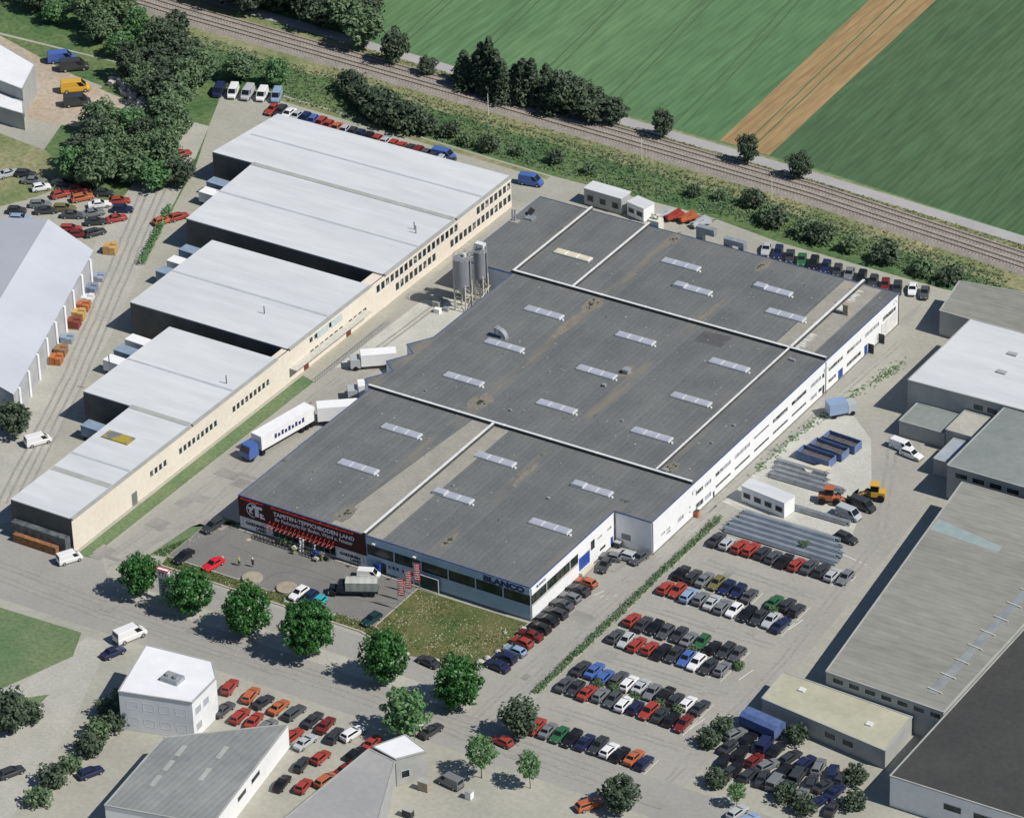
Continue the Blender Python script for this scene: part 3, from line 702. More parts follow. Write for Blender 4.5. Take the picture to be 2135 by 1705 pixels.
for x, y, s_ in ((36.3, 66.4, .55), (35.3, 60.6, .3), (25.4, 45.6, .2), (44, 52, .18), (61.5, 60, .2), (61.0, 53.2, .18), (59.2, 84.3, .22), (59.9, 84.2, .22), (30, 20, .15), (46, 24.5, .2), (9, 44, .15)):
    MB().box(x - s_, x + s_, y - s_, y + s_, H, H + s_ * 1.2).box(x - s_ * 1.2, x + s_ * 1.2, y - s_ * 1.2, y + s_ * 1.2, H + s_ * 1.2, H + s_ * 1.5).build('roof_vent', M['steel'], hall)
MB().box(58.1, 59.0, 41.2, 42.1, H, H + .4).build('roof_vent', M['steel'], hall)
rnd = random.Random(3)
wp = MB()
for y0, y1 in ((88.4, 94.5), (103.5, 112.0)):
    y = y0
    while y < y1:
        L_ = rnd.uniform(.7, 2.0); hw = rnd.uniform(.14, .3)
        wp.add([(57.75, y - hw, roofz + .004), (57.75, y + hw, roofz + .004), (57.75 + L_ * .6, y + hw * rnd.uniform(.6, 1.5), roofz + .004), (57.75 + L_, y + rnd.uniform(-.3, .3), roofz + .004), (57.75 + L_ * .5, y - hw * rnd.uniform(.5, 1.4), roofz + .004)], [(0, 1, 2, 3, 4)])
        y += rnd.uniform(.5, .8)
wp.build('whitewash_splash', mat('whitewash', (.50, .50, .48), (.66, .66, .64), scale=2), hall)
lit = MB()
for _ in range(240):
    x = rnd.uniform(1, 64); y = rnd.uniform(27 if x > 57 else 1, 113); s_ = rnd.uniform(.05, .14)
    lit.box(x - s_, x + s_, y - s_, y + s_, H, H + .06)
tag(lit.build('roof_litter', mat('litter', (.03, .03, .03), (.4, .39, .36), scale=.6, ramp=(.42, .5)), hall), kind='stuff')
def blot(cx, cy, rx, ry, z, seed):
    q = random.Random(seed); return [(cx + rx * math.cos(a) * f, cy + ry * math.sin(a) * f, z) for a, f in ((2 * PI * k / 22, q.uniform(.78, 1.12)) for k in range(22))]
M['silt'] = mat('dried_silt', (.175, .162, .135), (.225, .208, .175), scale=.7, fine=(3, .2))
M['moss'] = mat('dark_moss', (.018, .024, .018), (.05, .06, .045), scale=1.5)
b = MB(); b2 = MB(); rm = random.Random(6)
for k, (x, y, rx, ry) in enumerate(((18.7, 84.4, 1.3, 2.6), (19.2, 45.6, 1.6, 2.6), (36.1, 66.9, 1.2, 1.8), (58.9, 42.6, 1.1, 2.3), (19.2, 112, .9, 2.6), (38.5, 111.3, .8, 2.2), (18.7, 76, .8, 5), (38.4, 92, .5, 5), (38.6, 29, .5, 4), (18.9, 4, 1.2, 2.5), (38.4, 5.5, .6, 2.0))):
    for v in [blot(x, y, rx * 1.25, ry * 1.2, roofz + .002 + k * .0004, k)]: b.add(v, [tuple(range(22))])
    if k in (6, 7, 8): continue
    for _ in range(16 if k < 4 else 9):
        a = rm.uniform(0, 6.28); f = rm.uniform(0, .75); s_ = rm.uniform(.10, .32)
        b2.tube([(x + rx * f * math.cos(a), y + ry * f * math.sin(a), H), (x + rx * f * math.cos(a) + .03, y + ry * f * math.sin(a), H + .05)], [s_, s_ * .6], 7)
b.build('silt_patch', M['silt'], hall)
tag(b2.build('moss', M['moss'], hall), kind='stuff')
MB().sheet([(40.9, 85.6), (46.4, 86.3), (46.4, 82.1), (40.9, 81.8)], roofz + .001).build('felt_repair', mat('new_felt', (.085, .088, .09), (.105, .108, .11), scale=.6), hall)
for x0, x1, y0, y1 in ((5.5, 8.2, 62, 63.4), (29, 31.2, 50.5, 54), (48, 49.4, 12, 15.5), (9, 12.5, 23, 24.2), (61, 63, 72, 76), (30.5, 33, 90.6, 92)):
    MB().sheet([(x0, y0), (x1, y0), (x1, y1), (x0, y1)], roofz + .001).build('felt_repair', mat('patched_felt', (.125, .13, .13), (.15, .155, .155), scale=.6), hall)
# duct work behind the north wall
dz = MB().box(22.6, 23.9, 114.75, 116.0, 0, 7.6)
dz.box(22.6, 26.4, 114.75, 116.0, 7.6, 8.9); dz.build('exhaust_duct', M['steel'], hall)
dz = MB().box(28.4, 29.6, 114.75, 116.0, 0, 6.9)
dz.box(28.4, 32.6, 114.75, 116.0, 6.9, 7.9).box(31.5, 32.6, 114.75, 116.0, 3, 6.9); dz.build('exhaust_duct', M['steel'], hall)
MB().box(12.2, 14.6, 114.75, 116.6, 0, 7.6).tube([(12.9, 115.6, 7.6), (12.9, 115.6, 8.2), (12.9, 115.6, 8.6)], [.25, .25, .4], 8).tube([(14, 115.6, 7.6), (14, 115.6, 8.2), (14, 115.6, 8.6)], [.25, .25, .4], 8).build('filter_housing', M['pale_steel'], hall)

# ------------------------------------------------------------------ vehicles
def make_car(kind):
    """local frame: +x forward, wheels on z = 0"""
    root = thing('parked_car', '', 'car')
    if kind == 'hatch':
        S = [(-1.96, .66, .60), (-1.93, .76, .86), (-1.3, .82, .94), (0, .83, .94), (.75, .82, .92), (1.45, .79, .83), (1.9, .72, .70), (1.99, .62, .52)]
        cab = (-1.86, .88, -1.45, .12, 1.41); wx = (-1.22, 1.25)
    elif kind == 'sedan':
        S = [(-2.2, .66, .62), (-2.15, .78, .90), (-1.5, .83, .97), (0, .85, .95), (.8, .84, .93), (1.6, .81, .84), (2.1, .74, .70), (2.2, .64, .52)]
        cab = (-1.55, .95, -.95, .15, 1.40); wx = (-1.35, 1.35)
    elif kind == 'wagon':
        S = [(-2.25, .66, .62), (-2.2, .78, .90), (-1.4, .83, .96), (0, .85, .95), (.8, .84, .93), (1.6, .81, .84), (2.1, .74, .70), (2.2, .64, .52)]
        cab = (-2.15, .98, -1.8, .15, 1.43); wx = (-1.35, 1.38)
    else:
        S = [(-2.3, .82, .9), (-2.27, .88, 1.0), (-1.4, .90, 1.05), (0, .9, 1.05), (1.2, .9, 1.05), (1.8, .87, .98), (2.2, .80, .82), (2.3, .7, .6)]
        cab = (-2.26, 1.75, -2.18, .95, 1.95); wx = (-1.4, 1.5)
    b = MB(); vs = []; fs = []
    for x, w, z in S:
        e = .93
        vs += [(x, -w * e, .24), (x, -w, .42), (x, -w * .985, z - .10), (x, -w * .9, z), (x, w * .9, z), (x, w * .985, z - .10), (x, w, .42), (x, w * e, .24)]
    for i in range(len(S) - 1):
        for k in range(8):
            fs.append((i * 8 + k, i * 8 + (k + 1) % 8, (i + 1) * 8 + (k + 1) % 8, (i + 1) * 8 + k))
    fs += [tuple(range(8)), tuple((len(S) - 1) * 8 + k for k in reversed(range(8)))]
    b.add(vs, fs)
    b0, b1, t0, t1, zr = cab; wb = S[3][1] - .05; wt = wb - (.17 if kind != 'van' else .07); zb = S[3][2] - .03
    B = [(b0, -wb, zb), (b1, -wb, zb), (b1, wb, zb), (b0, wb, zb)]; T = [(t0, -wt, zr - .05), (t1, -wt, zr - .05), (t1, wt, zr - .05), (t0, wt, zr - .05)]
    T2 = [(t0 + .12, -wt + .13, zr), (t1 - .14, -wt + .13, zr), (t1 - .14, wt - .13, zr), (t0 + .12, wt - .13, zr)]
    b.add(B + T + T2, [(0, 1, 5, 4), (1, 2, 6, 5), (2, 3, 7, 6), (3, 0, 4, 7), (4, 5, 9, 8), (5, 6, 10, 9), (6, 7, 11, 10), (7, 4, 8, 11), (8, 9, 10, 11)])
    bo = b.build('body', PAINT['grey'], root)
    def pane(nm, A, Bq, C, D, inset=(.1, .1, .12, .12)):
        A, Bq, C, D = map(Vector, (A, Bq, C, D))   # A,B bottom, C,D top (D above A)
        def P(u, v): return A.lerp(Bq, u).lerp(D.lerp(C, u), v)
        nrm = (Bq - A).cross(D - A).normalized() * .012
        u0, u1, v0, v1 = inset[0], 1 - inset[1], inset[2], 1 - inset[3]
        q = [P(u0, v0) + nrm, P(u1, v0) + nrm, P(u1, v1) + nrm, P(u0, v1) + nrm]
        MB().add(q, [(0, 1, 2, 3)]).build(nm, M['car_glass'], root)
    pane('windscreen', B[1], B[2], T[2], T[1], (.06, .06, .1, .06))
    pane('rear_window', B[3], B[0], T[0], T[3], (.08, .08, .2, .1))
    if kind == 'van':
        def cutp(A, Bq, C, D, f): A, Bq, C, D = map(Vector, (A, Bq, C, D)); return A.lerp(Bq, f), Bq, C, D.lerp(C, f)
        pane('side_window', *cutp(B[0], B[1], T[1], T[0], .72)); 
        r = (B[2], B[3], T[3], T[2]); A, Bq, C, D = map(Vector, r); pane('side_window', A, A.lerp(Bq, .28), D.lerp(C, .28), D)
    else:
        pane('side_window', B[0], B[1], T[1], T[0], (.08, .08, .2, .1)); pane('side_window', B[2], B[3], T[3], T[2], (.08, .08, .2, .1))
    wr = .30 if kind != 'van' else .33
    for x in wx:
        for sgn in (-1, 1):
            y = sgn * (S[3][1] - .10)
            wo = MB((x, y, wr)).tube([(x, y - .1, wr), (x, y + .1, wr)], wr, 12).build('wheel', M['rubber'], root, (x, y, wr))
            MB((x, y, wr)).tube([(x, y + sgn * .09, wr), (x, y + sgn * .112, wr)], .19, 10).build('rim', M['hub'], wo)
    fx = S[-2][0] - .06; fw = S[-2][1]
    for sgn in (-1, 1):
        MB().box(fx, fx + .12, sgn * fw * .62 - .14, sgn * fw * .62 + .14, .52, .67).build('headlight', M['lamp'], root)
    for sgn in (-1, 1): MB().box(S[1][0] - .06, S[1][0] + .03, sgn * .62 - .12, sgn * .62 + .12, .64, .80).build('tail_light', M['tail'], root)
    MB().box(S[-1][0] - .05, S[-1][0] + .05, -.6, .6, .26, .42).box(S[0][0] - .06, S[0][0] + .04, -.66, .66, .26, .44).build('bumper', M['dark_metal'], root)
    return root
cr = random.Random(11)
PROTO = {k: make_car(k) for k in ('hatch', 'sedan', 'wagon', 'van')}
_used = set()
def car(x, y, heading, kind, colour, label, group=None, name='parked_car', cat='car', scale=1.0):
    """heading in degrees, 0 = nose to +X"""
    src = PROTO[kind]
    if kind in _used: o = copy_tree(src, mats={'body': PAINT[colour]})
    else:
        o = src; _used.add(kind)
        for ch in o.children:
            if ch.name.split('.')[0] == 'body': ch.material_slots[0].link = 'OBJECT'; ch.material_slots[0].material = PAINT[colour]
    o.location = (x, y, .0); o.rotation_euler = (0, 0, R(heading)); o.scale = (scale,) * 3
    o.scale = (scale * cr.uniform(.93, 1.05), scale * cr.uniform(.95, 1.02), scale * cr.uniform(.95, 1.05))
    o['label'] = label; o['category'] = cat
    if group: o['group'] = group
    elif 'group' in o: del o['group']
    return o
G1 = 'cars parked on the shop forecourt'
car(-3.9, -2.6, -98, 'wagon', 'charcoal', 'dark grey estate car by the grass verge beside the maroon shop front', G1)
car(-2.7, -12.7, -93, 'sedan', 'black', 'black saloon with pale windscreen beside the forecourt kerb near the first tree', G1)
car(3.0, -12.2, -98, 'sedan', 'bright red', 'bright red car parked half behind the second street tree', G1)
car(20.3, -12.4, -95, 'hatch', 'white', 'white hatchback parked beside the round concrete slab', G1)
car(22.55, -12.9, -93, 'wagon', 'navy', 'navy estate car between the white and the turquoise hatchbacks', G1)
car(24.7, -13.3, -92, 'hatch', 'teal', 'turquoise hatchback half hidden behind a street tree', G1)
car(35.0, -12.9, -96, 'hatch', 'dark green', 'dark green car parked alone beside the stony plot', G1)
car(27.3, -2.1, 22, 'van', 'white', 'white van between the covered truck and the blue door', G1, 'parked_van', 'van', .9)
car(49.6, -18.6, 172, 'sedan', 'charcoal', 'dark car behind the last street tree below the stony plot', G1)
G2 = 'cars parked side by side along the corner of the white hall'
row = [('navy', 'sedan'), ('navy', 'hatch'), ('pale blue', 'hatch'), ('red', 'hatch'), ('dark red', 'sedan'), ('black', 'hatch'), ('black', 'sedan'), ('charcoal', 'wagon'), ('dark grey', 'sedan'), ('grey', 'hatch'), ('charcoal', 'sedan'), ('orange', 'hatch')]
for i, (c, k) in enumerate(row):
    car(59.9 + cr.uniform(-.2, .2), -14.2 + i * 2.52, 180 + cr.uniform(-2, 2) - 6, k, c, f'{c} car {ORD[i]} from the street in the line along the hall corner', G2)
for i, (x, y, hd_, c, k) in enumerate(((59.8, 19.4, -80, 'charcoal', 'hatch'), (61.2, 23.6, 180, 'silver', 'wagon'), (59.3, 22.2, 190, 'grey', 'hatch'), (63.6, 24.2, -95, 'dark grey', 'sedan'))):
    car(x, y, hd_, k, c, ['charcoal hatchback below the small window in the recess of the hall', 'silver estate car in the recess of the white hall', 'grey hatchback beside the silver estate in the hall recess', 'dark grey saloon against the end of the projecting hall wing'][i], 'cars in the recess of the hall')

G3 = 'cars parked in the rows of the east car park'
COLS = {
    ('near', 1, 35.4): 'charcoal silver red red charcoal dark_grey black red dark_grey charcoal silver grey'.split(),
    ('far', 2, 23.6): 'black charcoal grey olive navy navy dark_grey - green charcoal charcoal'.split(),
    ('near', 2, 18.4): 'red red pale_blue grey silver grey white black charcoal silver navy'.split(),
    ('far', 3, 7.6): 'red charcoal black dark_grey charcoal grey green black charcoal dark_grey'.split(),
    ('near', 3, 2.4): 'dark_grey silver red red black charcoal blue white charcoal grey'.split(),
    ('far', 4, -8.0): 'charcoal blue blue dark_grey white silver grey black charcoal white charcoal'.split(),
    ('near', 4, -13.2): 'dark_grey charcoal red grey dark_grey white navy red charcoal black dark_red'.split(),
    ('only', 5, -25.2): 'white red grey green black navy charcoal white black orange navy'.split(),
}
RN = {1: 'row beside the pipe stacks', 2: 'second car park row', 3: 'third car park row', 4: 'fourth car park row', 5: 'car park row nearest the street'}
for (side, rn, y), cs in COLS.items():
    for i, c in enumerate(cs):
        if c == '-': continue
        c = c.replace('_', ' ')
        k = cr.choice(['hatch', 'hatch', 'sedan', 'wagon', 'sedan'])
        lab = f'{c} car {ORD[i]} from the hedge, ' + (f'{side} line of the {RN[rn]}' if side != 'only' and rn not in (1, 5) else RN[rn])
        car(72.0 + i * 2.18 + cr.uniform(-.12, .12), y + cr.uniform(-.4, .4), (90 if cr.random() < .7 else -90) + cr.uniform(-2.5, 2.5), k, c, lab, G3)
G4 = 'cars parked behind the north wall'
for i, c in enumerate('silver navy charcoal green black navy charcoal grey black charcoal dark_red charcoal white dark_grey'.split()):
    c = c.replace('_', ' ')
    car(30.8 + i * 2.55, 126.6 - i * .12 + (1.2 if i > 11 else 0), -70 + cr.uniform(-4, 4), cr.choice(['hatch', 'sedan', 'wagon']), c, f'{c} car {ORD[i]} from the ducts, behind the hall', G4)
G5 = 'cars parked behind the pale roofed workshops'
for i, c in enumerate('red charcoal white silver navy blue red red orange silver charcoal navy black red silver red red charcoal dark_red dark_grey charcoal silver charcoal'.split()):
    c = c.replace('_', ' ')
    car(-82.5 + i * 1.95, 129.2 - i * .10, -82 + cr.uniform(-4, 4), cr.choice(['hatch', 'sedan', 'wagon']), c, f'{c} car {ORD[i]} from the white vans behind the pale workshops', G5)
G6 = 'white vans at the corner of the west road'
for i in range(5):
    car(-96.5 + i * 2.9, 130.6 + i * .9, -70 + cr.uniform(-5, 5), 'van', ['navy', 'white', 'silver', 'white', 'pale blue'][i], f"{['navy', 'white', 'silver', 'white', 'pale blue'][i]} van {ORD[i]} from the woodland at the workshop corner", G6, 'parked_van', 'van')
car(-42.0, 129.0, 5, 'van', 'blue', 'bright blue van at the east end of the car line', G6, 'parked_van', 'van', 1.1)
car(-21.5, 128.0, 10, 'van', 'blue', 'blue van at the far corner of the cream workshops', G6, 'parked_van', 'van', 1.1)
G7 = 'cars standing in the used car yard'
spots = [(26, -40.2, 'red'), (30.2, -40.4, 'orange'), (33, -41, 'charcoal'), (36, -41, 'orange'), (39, -41, 'dark grey'), (28.8, -45.8, 'dark grey'), (32, -46, 'red'), (34.7, -46, 'red'), (37.4, -46.2, 'grey'),
         (42.6, -41.2, 'charcoal'), (45.2, -41.4, 'dark red'), (42.3, -46.5, 'red'), (45, -46.8, 'silver'), (48, -43, 'charcoal'), (50.2, -41.2, 'white'), (49.4, -49, 'red'), (47.9, -52, 'charcoal'), (54.2, -41.8, 'red'),
         (53.6, -45.6, 'black'), (56.4, -43.6, 'grey'), (48, -57.6, 'black'), (51.3, -56.6, 'red'), (54.6, -49.6, 'dark red'), (53.5, -53.4, 'orange')]
for i, (x, y, c) in enumerate(spots):
    lab = f'{c} car in the front used car line, {ORD[i]} from the white office' if i < 5 else f'{c} used car, {ORD[i]} from the white office towards the depot'
    car(x, y, 90 + cr.uniform(-12, 12), cr.choice(['hatch', 'sedan', 'wagon']), c, lab, G7)
car(71.6, -31.4, 172, 'hatch', 'red', 'red car leaving the car park beside the young trees', None)
car(-19.0, -22.6, 60, 'van', 'white', 'white van at the street end of the cream workshops', None, 'parked_van', 'van')
car(-46.5, 5.0, 58, 'van', 'white', 'white van on the pale road beside the lowest workshop', None, 'parked_van', 'van')
car(4.0, -41.5, 70, 'sedan', 'navy', 'dark blue car waiting at the street corner by the lawn', None)
car(3.5, -36.3, 68, 'van', 'white', 'white delivery van turning out of the side street', None, 'delivery_van', 'van', 1.25)
car(9.8, -76.0, 65, 'wagon', 'charcoal', 'charcoal estate car beside the hedge of the corrugated shed', None)
car(20.6, -70.0, 65, 'wagon', 'navy', 'navy estate car in the yard beside the corrugated shed', None)
for i, (x, y, c, k) in enumerate(((60.5, -34.5, 'charcoal', 'sedan'), (112.5, -29.5, 'silver', 'hatch'), (115.0, -30.5, 'pale blue', 'wagon'), (106.5, -20.5, 'charcoal', 'hatch'))):
    car(x, y, 80, k, c, ['charcoal saloon near the flat grey roof and young trees', 'silver hatchback beside the small street tree by the scrap yard', 'pale blue estate car next to the silver hatchback by the scrap yard', 'charcoal hatchback at the edge of the scrap yard'][i], None)
G8 = 'cars standing in the western breaker yard'
wy = [(-112, 82), (-109, 83.5), (-106, 82), (-103, 80.5), (-100.4, 84), (-98, 80), (-96, 83.5), (-93.5, 81), (-91, 84.6), (-89, 80.5), (-86.5, 83.5), (-84, 81), (-99, 75), (-96.5, 73.5), (-94, 76), (-91, 74.5), (-88, 77), (-85.5, 74.5), (-82.8, 77.5), (-101.5, 70.8), (-99, 68.6), (-88, 70), (-85.5, 69), (-83, 71)]
wc = 'silver charcoal grey white charcoal red red orange charcoal white red navy grey charcoal olive dark_grey grey charcoal red charcoal pale_blue red dark_red charcoal'.split()
for i, ((x, y), c) in enumerate(zip(wy, wc)):
    c = c.replace('_', ' ')
    car(x, y, cr.uniform(20, 60), cr.choice(['hatch', 'sedan', 'wagon']), c, f'{c} car {ORD[i]} from the meadow in the breaker yard', G8)
for x, y, c, lab in ((-87.2, 105.0, 'red', 'red car at the edge of the woodland beside the west road'), (-83.3, 98.0, 'orange', 'orange car on the verge below the woodland'), (-72.8, 83.8, 'red', 'red car beside the narrow green hedge of the west road'), (-74.5, 81.0, 'orange', 'orange car parked in front of the red one by the west hedge')):
    car(x, y, 62, 'hatch', c, lab, None)

# covered truck on the forecourt
tk = thing('covered_truck', 'old dark truck with grey tarpaulin covered load bed on the forecourt', 'truck', (28.7, -6.9, 0), R(28))
def tp(b): return b
MB().box(-3.2, 3.1, -1.12, 1.12, .75, 1.15).build('load_bed', M['truck_dark'], tk)
cv = MB(); y = 1.12
pr = [(-1.12, 1.15), (-1.12, 2.75), (-.55, 3.02), (0, 3.10), (.55, 3.02), (1.12, 2.75), (1.12, 1.15)]
nx = 9
vs = []; fs = []
for i in range(nx + 1):
    x = -2.25 + 5.3 * i / nx; sag = .03 if i % 2 else 0
    vs += [(x, yy + (sag * (1 if yy < 0 else -1)) * (abs(yy) > 1), z - sag * 1.2) for yy, z in pr]
for i in range(nx):
    for k in range(6): fs.append((i * 7 + k, i * 7 + k + 1, (i + 1) * 7 + k + 1, (i + 1) * 7 + k))
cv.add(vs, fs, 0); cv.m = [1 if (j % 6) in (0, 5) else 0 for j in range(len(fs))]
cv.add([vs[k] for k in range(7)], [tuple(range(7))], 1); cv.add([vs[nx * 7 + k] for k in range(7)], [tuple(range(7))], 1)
cv.build('tarpaulin', [M['tarp'], M['tarp_side']], tk)
cb = MB(); cb.add([(-2.35, -1.0, .8), (-3.75, -1.0, .8), (-3.75, 1.0, .8), (-2.35, 1.0, .8), (-2.35, -1.0, 1.6), (-3.75, -1.0, 1.6), (-3.75, 1.0, 1.6), (-2.35, 1.0, 1.6), (-2.4, -.85, 2.35), (-3.35, -.85, 2.35), (-3.35, .85, 2.35), (-2.4, .85, 2.35)],
       [(0, 1, 5, 4), (1, 2, 6, 5), (2, 3, 7, 6), (3, 0, 4, 7), (4, 5, 9, 8), (5, 6, 10, 9), (6, 7, 11, 10), (7, 4, 8, 11), (8, 9, 10, 11)])
cb.build('cab', M['truck_dark'], tk)
MB().add([(-3.745, -.88, 1.65), (-3.745, .88, 1.65), (-3.40, .76, 2.28), (-3.40, -.76, 2.28)], [(0, 1, 2, 3)]).build('windscreen', M['car_glass'], tk).location = (-.02, 0, .02)
MB().box(-4.95, -3.76, -.62, .62, .75, 1.5).box(-4.9, -4.2, -1.05, -.63, .7, .95).box(-4.9, -4.2, .63, 1.05, .7, .95).build('bonnet', M['truck_dark'], tk)
MB().box(-5.15, -4.97, -1.05, 1.05, .5, .72).build('bumper', M['steel'], tk)
for x in (-4.3, 1.0, 2.1):
    for s_ in (-1, 1): MB((x, s_ * .95, .48)).tube([(x, s_ * .95 - .15, .48), (x, s_ * .95 + .15, .48)], .48, 14).build('wheel', M['rubber'], tk, (x, s_ * .95, .48))
MB().tube([(3.12, -1.1, .7), (3.2, -1.1, 2.9)], .05, 6).tube([(3.12, 1.1, .7), (3.2, 1.1, 2.9)], .05, 6).build('tail_frame', M['steel'], tk)

# articulated lorry with lettered white trailer at the loading bays
def lorry(x, y, rz, label, cabm, letters=True):
    t = thing('articulated_lorry', label, 'lorry', (x, y, 0), R(rz))
    tb = MB().box(-6.6, 6.6, -1.25, 1.25, 1.15, 3.9).build('trailer', M['white'], t)
    MB().box(-6.4, 6.4, -1.0, 1.0, .75, 1.13).build('chassis', PAINT['navy'], t)
    c = MB().add([(-9.6, -1.2, .6), (-7.3, -1.2, .6), (-7.3, 1.2, .6), (-9.6, 1.2, .6), (-9.65, -1.2, 1.7), (-7.3, -1.2, 1.7), (-7.3, 1.2, 1.7), (-9.65, 1.2, 1.7), (-9.2, -1.1, 3.0), (-7.4, -1.1, 3.0), (-7.4, 1.1, 3.0), (-9.2, 1.1, 3.0)],
                 [(0, 1, 5, 4), (1, 2, 6, 5), (2, 3, 7, 6), (3, 0, 4, 7), (4, 5, 9, 8), (5, 6, 10, 9), (6, 7, 11, 10), (7, 4, 8, 11), (8, 9, 10, 11)]).build('cab', cabm, t)
    MB().add([(-9.66, -1.05, 1.75), (-9.66, 1.05, 1.75), (-9.25, .98, 2.85), (-9.25, -.98, 2.85)], [(0, 1, 2, 3)]).build('windscreen', M['car_glass'], c)
    for wx_ in (-8.9, -6.2, 3.6, 4.8, 6.0):
        for s_ in (-1, 1): MB((wx_, s_ * 1.02, .5)).tube([(wx_, s_ * 1.02 - .17, .5), (wx_, s_ * 1.02 + .17, .5)], .5, 12).build('wheel', M['rubber'], t, (wx_, s_ * 1.02, .5))
    if letters:
        s_ = MB()
        for sgn in (-1, 1):
            for k in range(9): s_.box(-3.4 + k * .85, -2.85 + k * .85, sgn * 1.262 - .01, sgn * 1.262 + .01, 2.1, 3.0 - .25 * (k % 2))
        s_.build('lettering', M['navy'], tb)
    return t
lorry(-9.96, 27.4, 80, 'white lorry trailer with dark lettering and blue cab in the alley', PAINT['blue'])
sk = thing('box_trailer', 'plain white box trailer backed against the loading bays', 'trailer', (-4.2, 37.2, 0), R(38))
MB().box(-4.4, 3.2, -1.3, 1.3, 1.1, 3.8).build('box_body', M['white'], sk); MB().box(-4.2, 3.0, -.9, .9, .6, 1.08).build('chassis', M['dark_metal'], sk)
for wx_ in (-3.2, 1.2, 2.4):
    for s_ in (-1, 1): MB((wx_, s_ * .95, .5)).tube([(wx_, s_ * .95 - .17, .5), (wx_, s_ * .95 + .17, .5)], .5, 12).build('wheel', M['rubber'], sk, (wx_, s_ * .95, .5))
for i, (x, y, rz, lx) in enumerate(((-9.2, 56.3, 38, 3.2), (-4.5, 46.6, 38, 2.2))):
    t = thing('delivery_truck', ['white box truck backed into the upper loading bay', 'white box truck backed into the lower loading bay'][i], 'truck', (x, y, 0), R(rz))
    MB().box(-lx, lx, -1.2, 1.2, .8, 3.1).build('box_body', M['white'], t)
    MB().box(-lx - 1.9, -lx - .1, -1.1, 1.1, .5, 2.2).build('cab', PAINT['silver'], t)
    MB().box(-lx - 1.94, -lx - 1.9, -.95, .95, 1.3, 2.05).build('windscreen', M['car_glass'], t)
    for wx_ in (-lx - 1, lx - 1):
        for s_ in (-1, 1): MB((wx_, s_, .45)).tube([(wx_, s_ - .15, .45), (wx_, s_ + .15, .45)], .45, 12).build('wheel', M['rubber'], t, (wx_, s_, .45))

# ------------------------------------------------------------------ trees
def leaf_mesh(b, rnd, c, r, n, leaf, shell=.55):
    c = Vector(c)
    for _ in range(n):
        v = Vector((rnd.gauss(0, 1), rnd.gauss(0, 1), rnd.gauss(0, 1))).normalized()
        p = c + Vector((v.x * r[0], v.y * r[1], v.z * r[2])) * (shell + (1 - shell) * rnd.random()) 
        nrm = (v + Vector((rnd.uniform(-.8, .8), rnd.uniform(-.8, .8), rnd.uniform(-.3, 1.0)))).normalized()
        a = nrm.orthogonal().normalized(); a = Matrix.Rotation(rnd.uniform(0, 6.28), 3, nrm) @ a
        q = nrm.cross(a); s_ = leaf * rnd.uniform(.6, 1.25)
        b.add([p - a * s_, p - q * s_ * .6, p + a * s_, p + q * s_ * .6], [(0, 1, 2, 3)])
def crown(name, m, rx, rz, zc, clumps, cr_, n, leaf, seed, shape='ball'):
    rnd = random.Random(seed); b = MB()
    for k in range(clumps):
        if shape == 'ball':
            z = 1 - 2 * (k + .5) / clumps; a = k * 2.39996
            rr = math.sqrt(1 - z * z); f = rnd.uniform(.50, 1.05)
            c = (rx * f * rr * math.cos(a), rx * f * rr * math.sin(a), zc + rz * f * z)
            s_ = cr_ * rnd.uniform(.6, 1.25)
        else:
            t = (k + .5) / clumps; a = k * 2.39996
            rr = rx * (1 - t) ** .75 * rnd.uniform(.45, .9)
            c = (rr * math.cos(a), rr * math.sin(a), zc - rz + 2 * rz * t)
            s_ = cr_ * (1.15 - .75 * t) * rnd.uniform(.8, 1.15)
        leaf_mesh(b, rnd, c, (s_, s_, s_ * .8), n, leaf)
    o = b.build(name, m); me = o.data; bpy.data.objects.remove(o); return me
def trunk(h, r, limbs, spread, seed, top=None):
    rnd = random.Random(seed); b = MB()
    b.tube([(0, 0, -.05), (.03, 0, .3), (0, .03, h * .5), (.05, 0, h)], [r * 1.35, r, r * .8, r * .5], 8)
    for k in range(limbs):
        a = k * 2.4 + rnd.uniform(-.3, .3); z0 = h * rnd.uniform(.5, .95); L_ = spread * rnd.uniform(.7, 1)
        p = Vector((0, 0, z0)); e = Vector((math.cos(a) * L_, math.sin(a) * L_, z0 + L_ * rnd.uniform(.5, 1.1)))
        b.tube([p, p.lerp(e, .5) + Vector((0, 0, .15)), e], [r * .45, r * .3, r * .1], 5)
    o = b.build('trunk', M['bark']); me = o.data; bpy.data.objects.remove(o); return me
